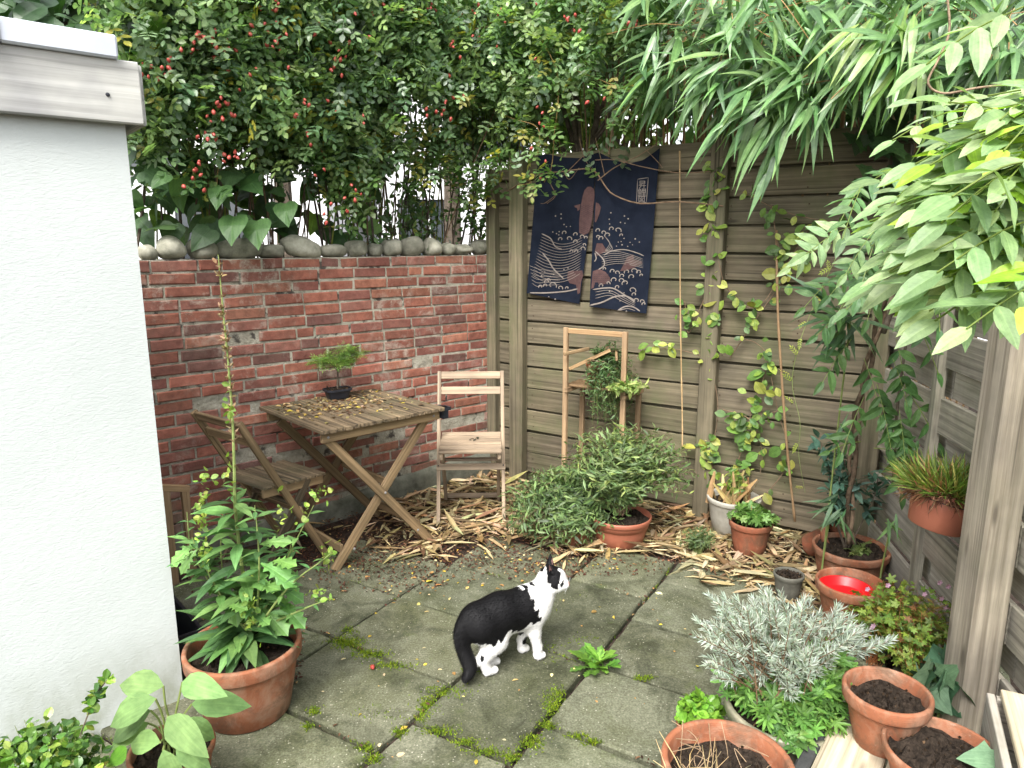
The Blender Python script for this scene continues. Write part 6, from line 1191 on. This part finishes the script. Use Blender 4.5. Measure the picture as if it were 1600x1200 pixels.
def cat_sdf(p):
    body=rcone(p,(-.135,CY,.208),(-.04,CY,.212),.070,.075,(1,.94,1.05))
    body=smin(body,rcone(p,(-.04,CY,.212),(.055,CY,.208),.075,.076,(1,.92,1.06)),.03)
    body=smin(body,rcone(p,(.055,CY,.212),(.115,CY,.205),.070,.056,(1,.92,1.06)),.03)
    body=smin(body,rcone(p,(.095,CY,.235),(.155,CY-.004,.285),.055,.043),.04)          # neck
    body=smin(body,rcone(p,(.118,CY,.20),(.145,CY,.25),.045,.04),.03)                   # chest ruff
    hp_=np.array([.168,CY-.006,.310]); ca,sa=math.cos(HY),math.sin(HY); q0=p-hp_; q0=q0/1.10; p_=p; p=np.stack([q0[...,0]*ca-q0[...,1]*sa,q0[...,0]*sa+q0[...,1]*ca,q0[...,2]],-1)+hp_
    hd=rcone(p,(.170,CY-.006,.315),(.186,CY-.010,.316),.043,.043,(1,1.06,.95))
    hd=smin(hd,rcone(p,(.200,CY-.030,.303),(.200,CY+.008,.303),.024,.024),.015)          # cheeks
    hd=smin(hd,rcone(p,(.205,CY-.013,.306),(.226,CY-.018,.302),.022,.0165,(1,1.2,.85)),.012) # muzzle
    hd=smin(hd,rcone(p,(.214,CY-.016,.290),(.222,CY-.018,.289),.013,.010),.008)          # chin
    for sy in (-1,1):                                                                    # ears: hollowed cones
        e=rcone(p,(.166,CY-.006+sy*.026,.343),(.165,CY-.006+sy*.036,.388),.0235,.003,(.8,1,1)); hd=smin(hd,e,.007)
        hd=np.maximum(hd,-rcone(p,(.183,CY-.006+sy*.028,.352),(.174,CY-.006+sy*.035,.380),.011,.002))
    for ey in (-.031,.014): hd=smin(np.maximum(hd,-rcone(p,(.221,CY+ey,.319),(.221,CY+ey,.319),.007,.007)),rcone(p,(.213,CY+ey*.97,.319),(.213,CY+ey*.97,.319),.0075,.0075),.003)
    p=p_; hd=hd*1.10; d=smin(body,hd,.022)
    legs=None
    for (fy,fx,sy) in ((-.014,.104,-1),(.056,.070,1)):                                   # front legs
        y0=CY+sy*.028
        l=rcone(p,(.095,y0,.185),(.088,(y0+fy)/2,.125),.038,.026); l=smin(l,rcone(p,(.088,(y0+fy)/2,.125),(fx-.002,fy,.055),.025,.0165),.012); l=smin(l,rcone(p,(fx-.002,fy,.055),(fx,fy,.02),.0165,.0175),.01)
        l=smin(l,rcone(p,(fx+.002,fy,.016),(fx+.018,fy,.014),.0175,.0155,(1,1.15,.85)),.008)
        d=smin(d,l,.022)
    for (fy,fx,sy) in ((-.018,-.112,-1),(.030,-.080,1)):                                 # hind legs: knee forward, hock back
        y0=CY+sy*.034
        l=rcone(p,(-.125,y0,.190),(fx+.035,y0*.6+fy*.4,.135),.060,.048,(1,.8,1)); l=smin(l,rcone(p,(fx+.03,y0*.6+fy*.4,.13),(fx-.022,fy,.072),.040,.0225),.02); l=smin(l,rcone(p,(fx-.022,fy,.072),(fx-.004,fy,.02),.0205,.018),.010)
        l=smin(l,rcone(p,(fx-.004,fy,.017),(fx+.026,fy,.014),.0175,.0155,(1,1.15,.85)),.008)
        d=smin(d,l,.02)
    T=curve([(-.175,CY,.235),(-.203,CY-.006,.19),(-.204,CY-.016,.13),(-.192,CY-.034,.08),(-.190,CY-.05,.05),(-.215,CY-.065,.032)],12)
    R=np.interp(np.linspace(0,1,len(T)),[0,.3,.8,1],[.028,.027,.024,.016]); t_=None
    for i in range(len(T)-1):
        s_=rcone(p,T[i],T[i+1],R[i],R[i+1]); t_=s_ if t_ is None else smin(t_,s_,.008)
    return smin(d,t_,.018)
def surface_nets(f,lo,hi,h):
    n=[int((hi[i]-lo[i])/h)+1 for i in range(3)]; ax=[lo[i]+h*np.arange(n[i]) for i in range(3)]
    D=np.empty(n)
    for i in range(n[0]):
        Y_,Z_=np.meshgrid(ax[1],ax[2],indexing='ij'); D[i]=f(np.stack([np.full_like(Y_,ax[0][i]),Y_,Z_],-1))
    S=D<0; acc=np.zeros([m-1 for m in n]+[3]); cnt=np.zeros([m-1 for m in n])
    C=[(i,j,k) for i in(0,1) for j in(0,1) for k in(0,1)]
    sl=lambda A,c:A[c[0]:n[0]-1+c[0],c[1]:n[1]-1+c[1],c[2]:n[2]-1+c[2]]
    for a in C:
        for b_ in C:
            if sum(abs(x-y) for x,y in zip(a,b_))==1 and a<b_:
                da,db=sl(D,a),sl(D,b_); m=(da<0)!=(db<0); t_=np.where(m,da/np.where(da==db,1,da-db),0)
                for x in range(3): acc[...,x]+=np.where(m,a[x]+(b_[x]-a[x])*t_,0)
                cnt+=m
    act=cnt>0; idx=-np.ones(act.shape,int); idx[act]=np.arange(act.sum())
    ijk=np.argwhere(act); V=np.array(lo)+h*(ijk+acc[act]/cnt[act][:,None]); Q=[]
    for x in range(3):
        u,v=(x+1)%3,(x+2)%3; s0=[slice(0,m) for m in n]; s1=[slice(0,m) for m in n]; s0[x]=slice(0,n[x]-1); s1[x]=slice(1,n[x])
        A,B=S[tuple(s0)],S[tuple(s1)]; e=np.argwhere(A!=B); fl=A[tuple(e.T)]
        ok=(e[:,u]>0)&(e[:,v]>0)&(e[:,u]<n[u]-1)&(e[:,v]<n[v]-1); e,fl=e[ok],fl[ok]
        def g(du,dv): w=e.copy(); w[:,u]-=du; w[:,v]-=dv; return idx[tuple(w.T)]
        q_=np.stack([g(1,1),g(0,1),g(0,0),g(1,0)],1); q_[~fl]=q_[~fl][:,::-1]; Q.append(q_)
    return V,np.concatenate(Q)
V,Q=surface_nets(cat_sdf,(-.275,-.10,-.008),(.26,.14,.405),.0036)
eps=1e-3; gN=np.stack([cat_sdf(V+np.eye(3)[i]*eps)-cat_sdf(V-np.eye(3)[i]*eps) for i in range(3)],1); gN=unit(gN)
wob=.006*np.sin(V[:,0]*70+V[:,2]*40)*np.sin(V[:,1]*90)+.004*np.sin(V[:,0]*160-V[:,2]*120)
VH=HEAD(V)
def hball(c,r_,sc=(1,1,1)): return np.linalg.norm((VH-np.array(c))/np.array(sc),axis=1)-r_+wob*.6
def ball(c,r_,sc=(1,1,1)): return np.linalg.norm((V-np.array(c))/np.array(sc),axis=1)-r_+wob
x,y,z=V.T; white=np.ones(len(V),bool)
edge=.088-(z-.20)*.12+.012*np.sin(z*40)
blk=(x+wob*1.5<edge)&(z+wob*2>np.interp(x,[-.2,-.15,-.10,-.06,.0,.06,.09],[.16,.155,.145,.165,.158,.172,.185]))
blk&=~((abs(x-.050)<.006)&(z>.274)&(y>CY-.015))
blk|=(x<-.165)&(z>.02)|((x<-.185))
blk|=(ball((-.108,-.02,.168),.040)<0)|(ball((-.070,-.025,.130),.020,(1,1,1.2))<0)|(ball((-.137,-.02,.082),.017)<0)
blk|=(ball((.070,.062,.105),.026,(1,1,.9))<0)|(ball((.078,.046,.058),.016)<0)
blk|=(ball((.098,CY+.0,.287),.018,(1.1,1.2,1))<0)
# head: black cap and ears, white blaze, black eye patch on the right cheek
hx,hy,hz=VH.T; isH=(x>.135)&(z>.275)
cap=isH&(hz>.318)&(hx<.212)&(hx>.135)&(abs(hy-(CY-.008))>.005-(hz>.335)*.02)
blk|=isH&(cap|(hball((.211,CY-.036,.316),.015,(1.1,1,.8))<0)|(hball((.196,CY-.048,.311),.013)<0)|(hball((.213,CY+.020,.320),.014)<0))
blk&=~(isH&(hx>.200)&(abs(hy-(CY-.012))<.010))
B_=np.array([.0042,.004,.0046]); W_=np.array([.72,.71,.69]); PK=np.array([.45,.26,.24])
col=np.where(blk[:,None],B_,W_)
inner=((hball((.181,CY-.034,.364),.013)<0)|(hball((.181,CY+.022,.364),.013)<0))&(gN[:,0]*math.cos(HY)-gN[:,1]*math.sin(HY)>.3); col[inner]=PK*.6
col[hball((.243,CY-.020,.307),.0055)<.003]=PK
O_=(G(762,1052)+G(838,1027))/2; YAW=rad(27); RM=Rz(YAW)
cat=thing('cat','black and white cat standing on the paving with its head raised to the right','cat',(O_[0],O_[1],.004),YAW)
m,n,b,out=newmat('cat_coat'); t=NT(n); gc=t.attr('gc').outputs['Vector']; c=t.mix(1.0,t.attr('Col').outputs['Color'],t.ramp(t.noise(t.mapping(gc,(40,140,140)),1.0,4),[(.3,(.8,.8,.8)),(.7,(1.12,1.12,1.12))]),'MULTIPLY'); t.link(c,b.inputs['Base Color']); b.inputs['Roughness'].default_value=.62; b.inputs['Specular IOR Level'].default_value=.16; t.link(t.bump(t.noise(t.mapping(gc,(80,260,260)),1.0,3),.35,.003),b.inputs['Normal']); M['coat']=m
mb=MB(); mb.add(V,q=Q,col=col); body=mb.build('body',M['coat'],cat,smooth=True,local=True)
# short fur lying backwards and down
r=RS(700); N=26000; i=r.randint(0,len(V),N); P=V[i]+r.normal(0,.0012,(N,3)); nn=gN[i]; fl=np.tile([-1.0,0,-.45],(N,1)); low=V[i,2]<.13; fl[low]=[-.15,0,-1]; fl[V[i,0]>.12]=[-.6,0,-.7]
X=unit(fl-nn*(fl*nn).sum(1,keepdims=True)+nn*.38+r.normal(0,.16,(N,3))); L=r.uniform(.006,.011,N)*np.where(V[i,2]<.03,.35,1)*np.where(V[i,0]>.19,.45,1)*np.where((V[i,0]<-.19),1.3,1)
w_=np.cross(X,nn)*.0008; A=P-w_-nn*.001; B2=P+w_-nn*.001; Tp=P+X*L[:,None]
mb=MB(); mb.add(np.stack([A,B2,Tp],1).reshape(-1,3),t=np.arange(N*3).reshape(-1,3),col=np.repeat(col[i]*np.exp(r.normal(0,.10,(N,1)))*np.where(blk[i][:,None],1.15,1),3,0)); mb.build('fur',M['coat'],cat,local=True)
for ey in (-.031,.014):
    mb=MB(); lathe(mb,[(0,-.0062),(.0045,-.0045),(.0062,0),(.0045,.0045),(0,.0062)],12,UNHEAD(np.array([.2165,CY+ey*.97,.319])),col=(.45,.5,.12)); mb.build('eye',simplemat('eye_iris',(.10,.11,.03),(.18,.18,.05),200,.08,0,1,.8) if 'iris' not in M else M['iris'],cat,smooth=True,local=True)
    mb=MB(); lathe(mb,[(0,-.0042),(.0016,-.003),(.0022,0),(.0016,.003),(0,.0042)],8,UNHEAD(np.array([.2213,CY+ey*.985,.319]))); mb.build('pupil',M['blackpl'],[o for o in cat.children if o.name.startswith('eye')][-1],local=True)
for sy in (-1,1):
    for k in range(3):
        mb=MB(); p0=np.array([.232,CY-.018+sy*.012,.299+k*.0015]); tube(mb,UNHEAD(curve([p0,p0+np.array([.006,sy*.022,.004]),p0+np.array([.002,sy*.045,.006-k*.006])],7)),.00022,3,col=(.8,.8,.8)); mb.build('whisker',M['coat'],cat,local=True)
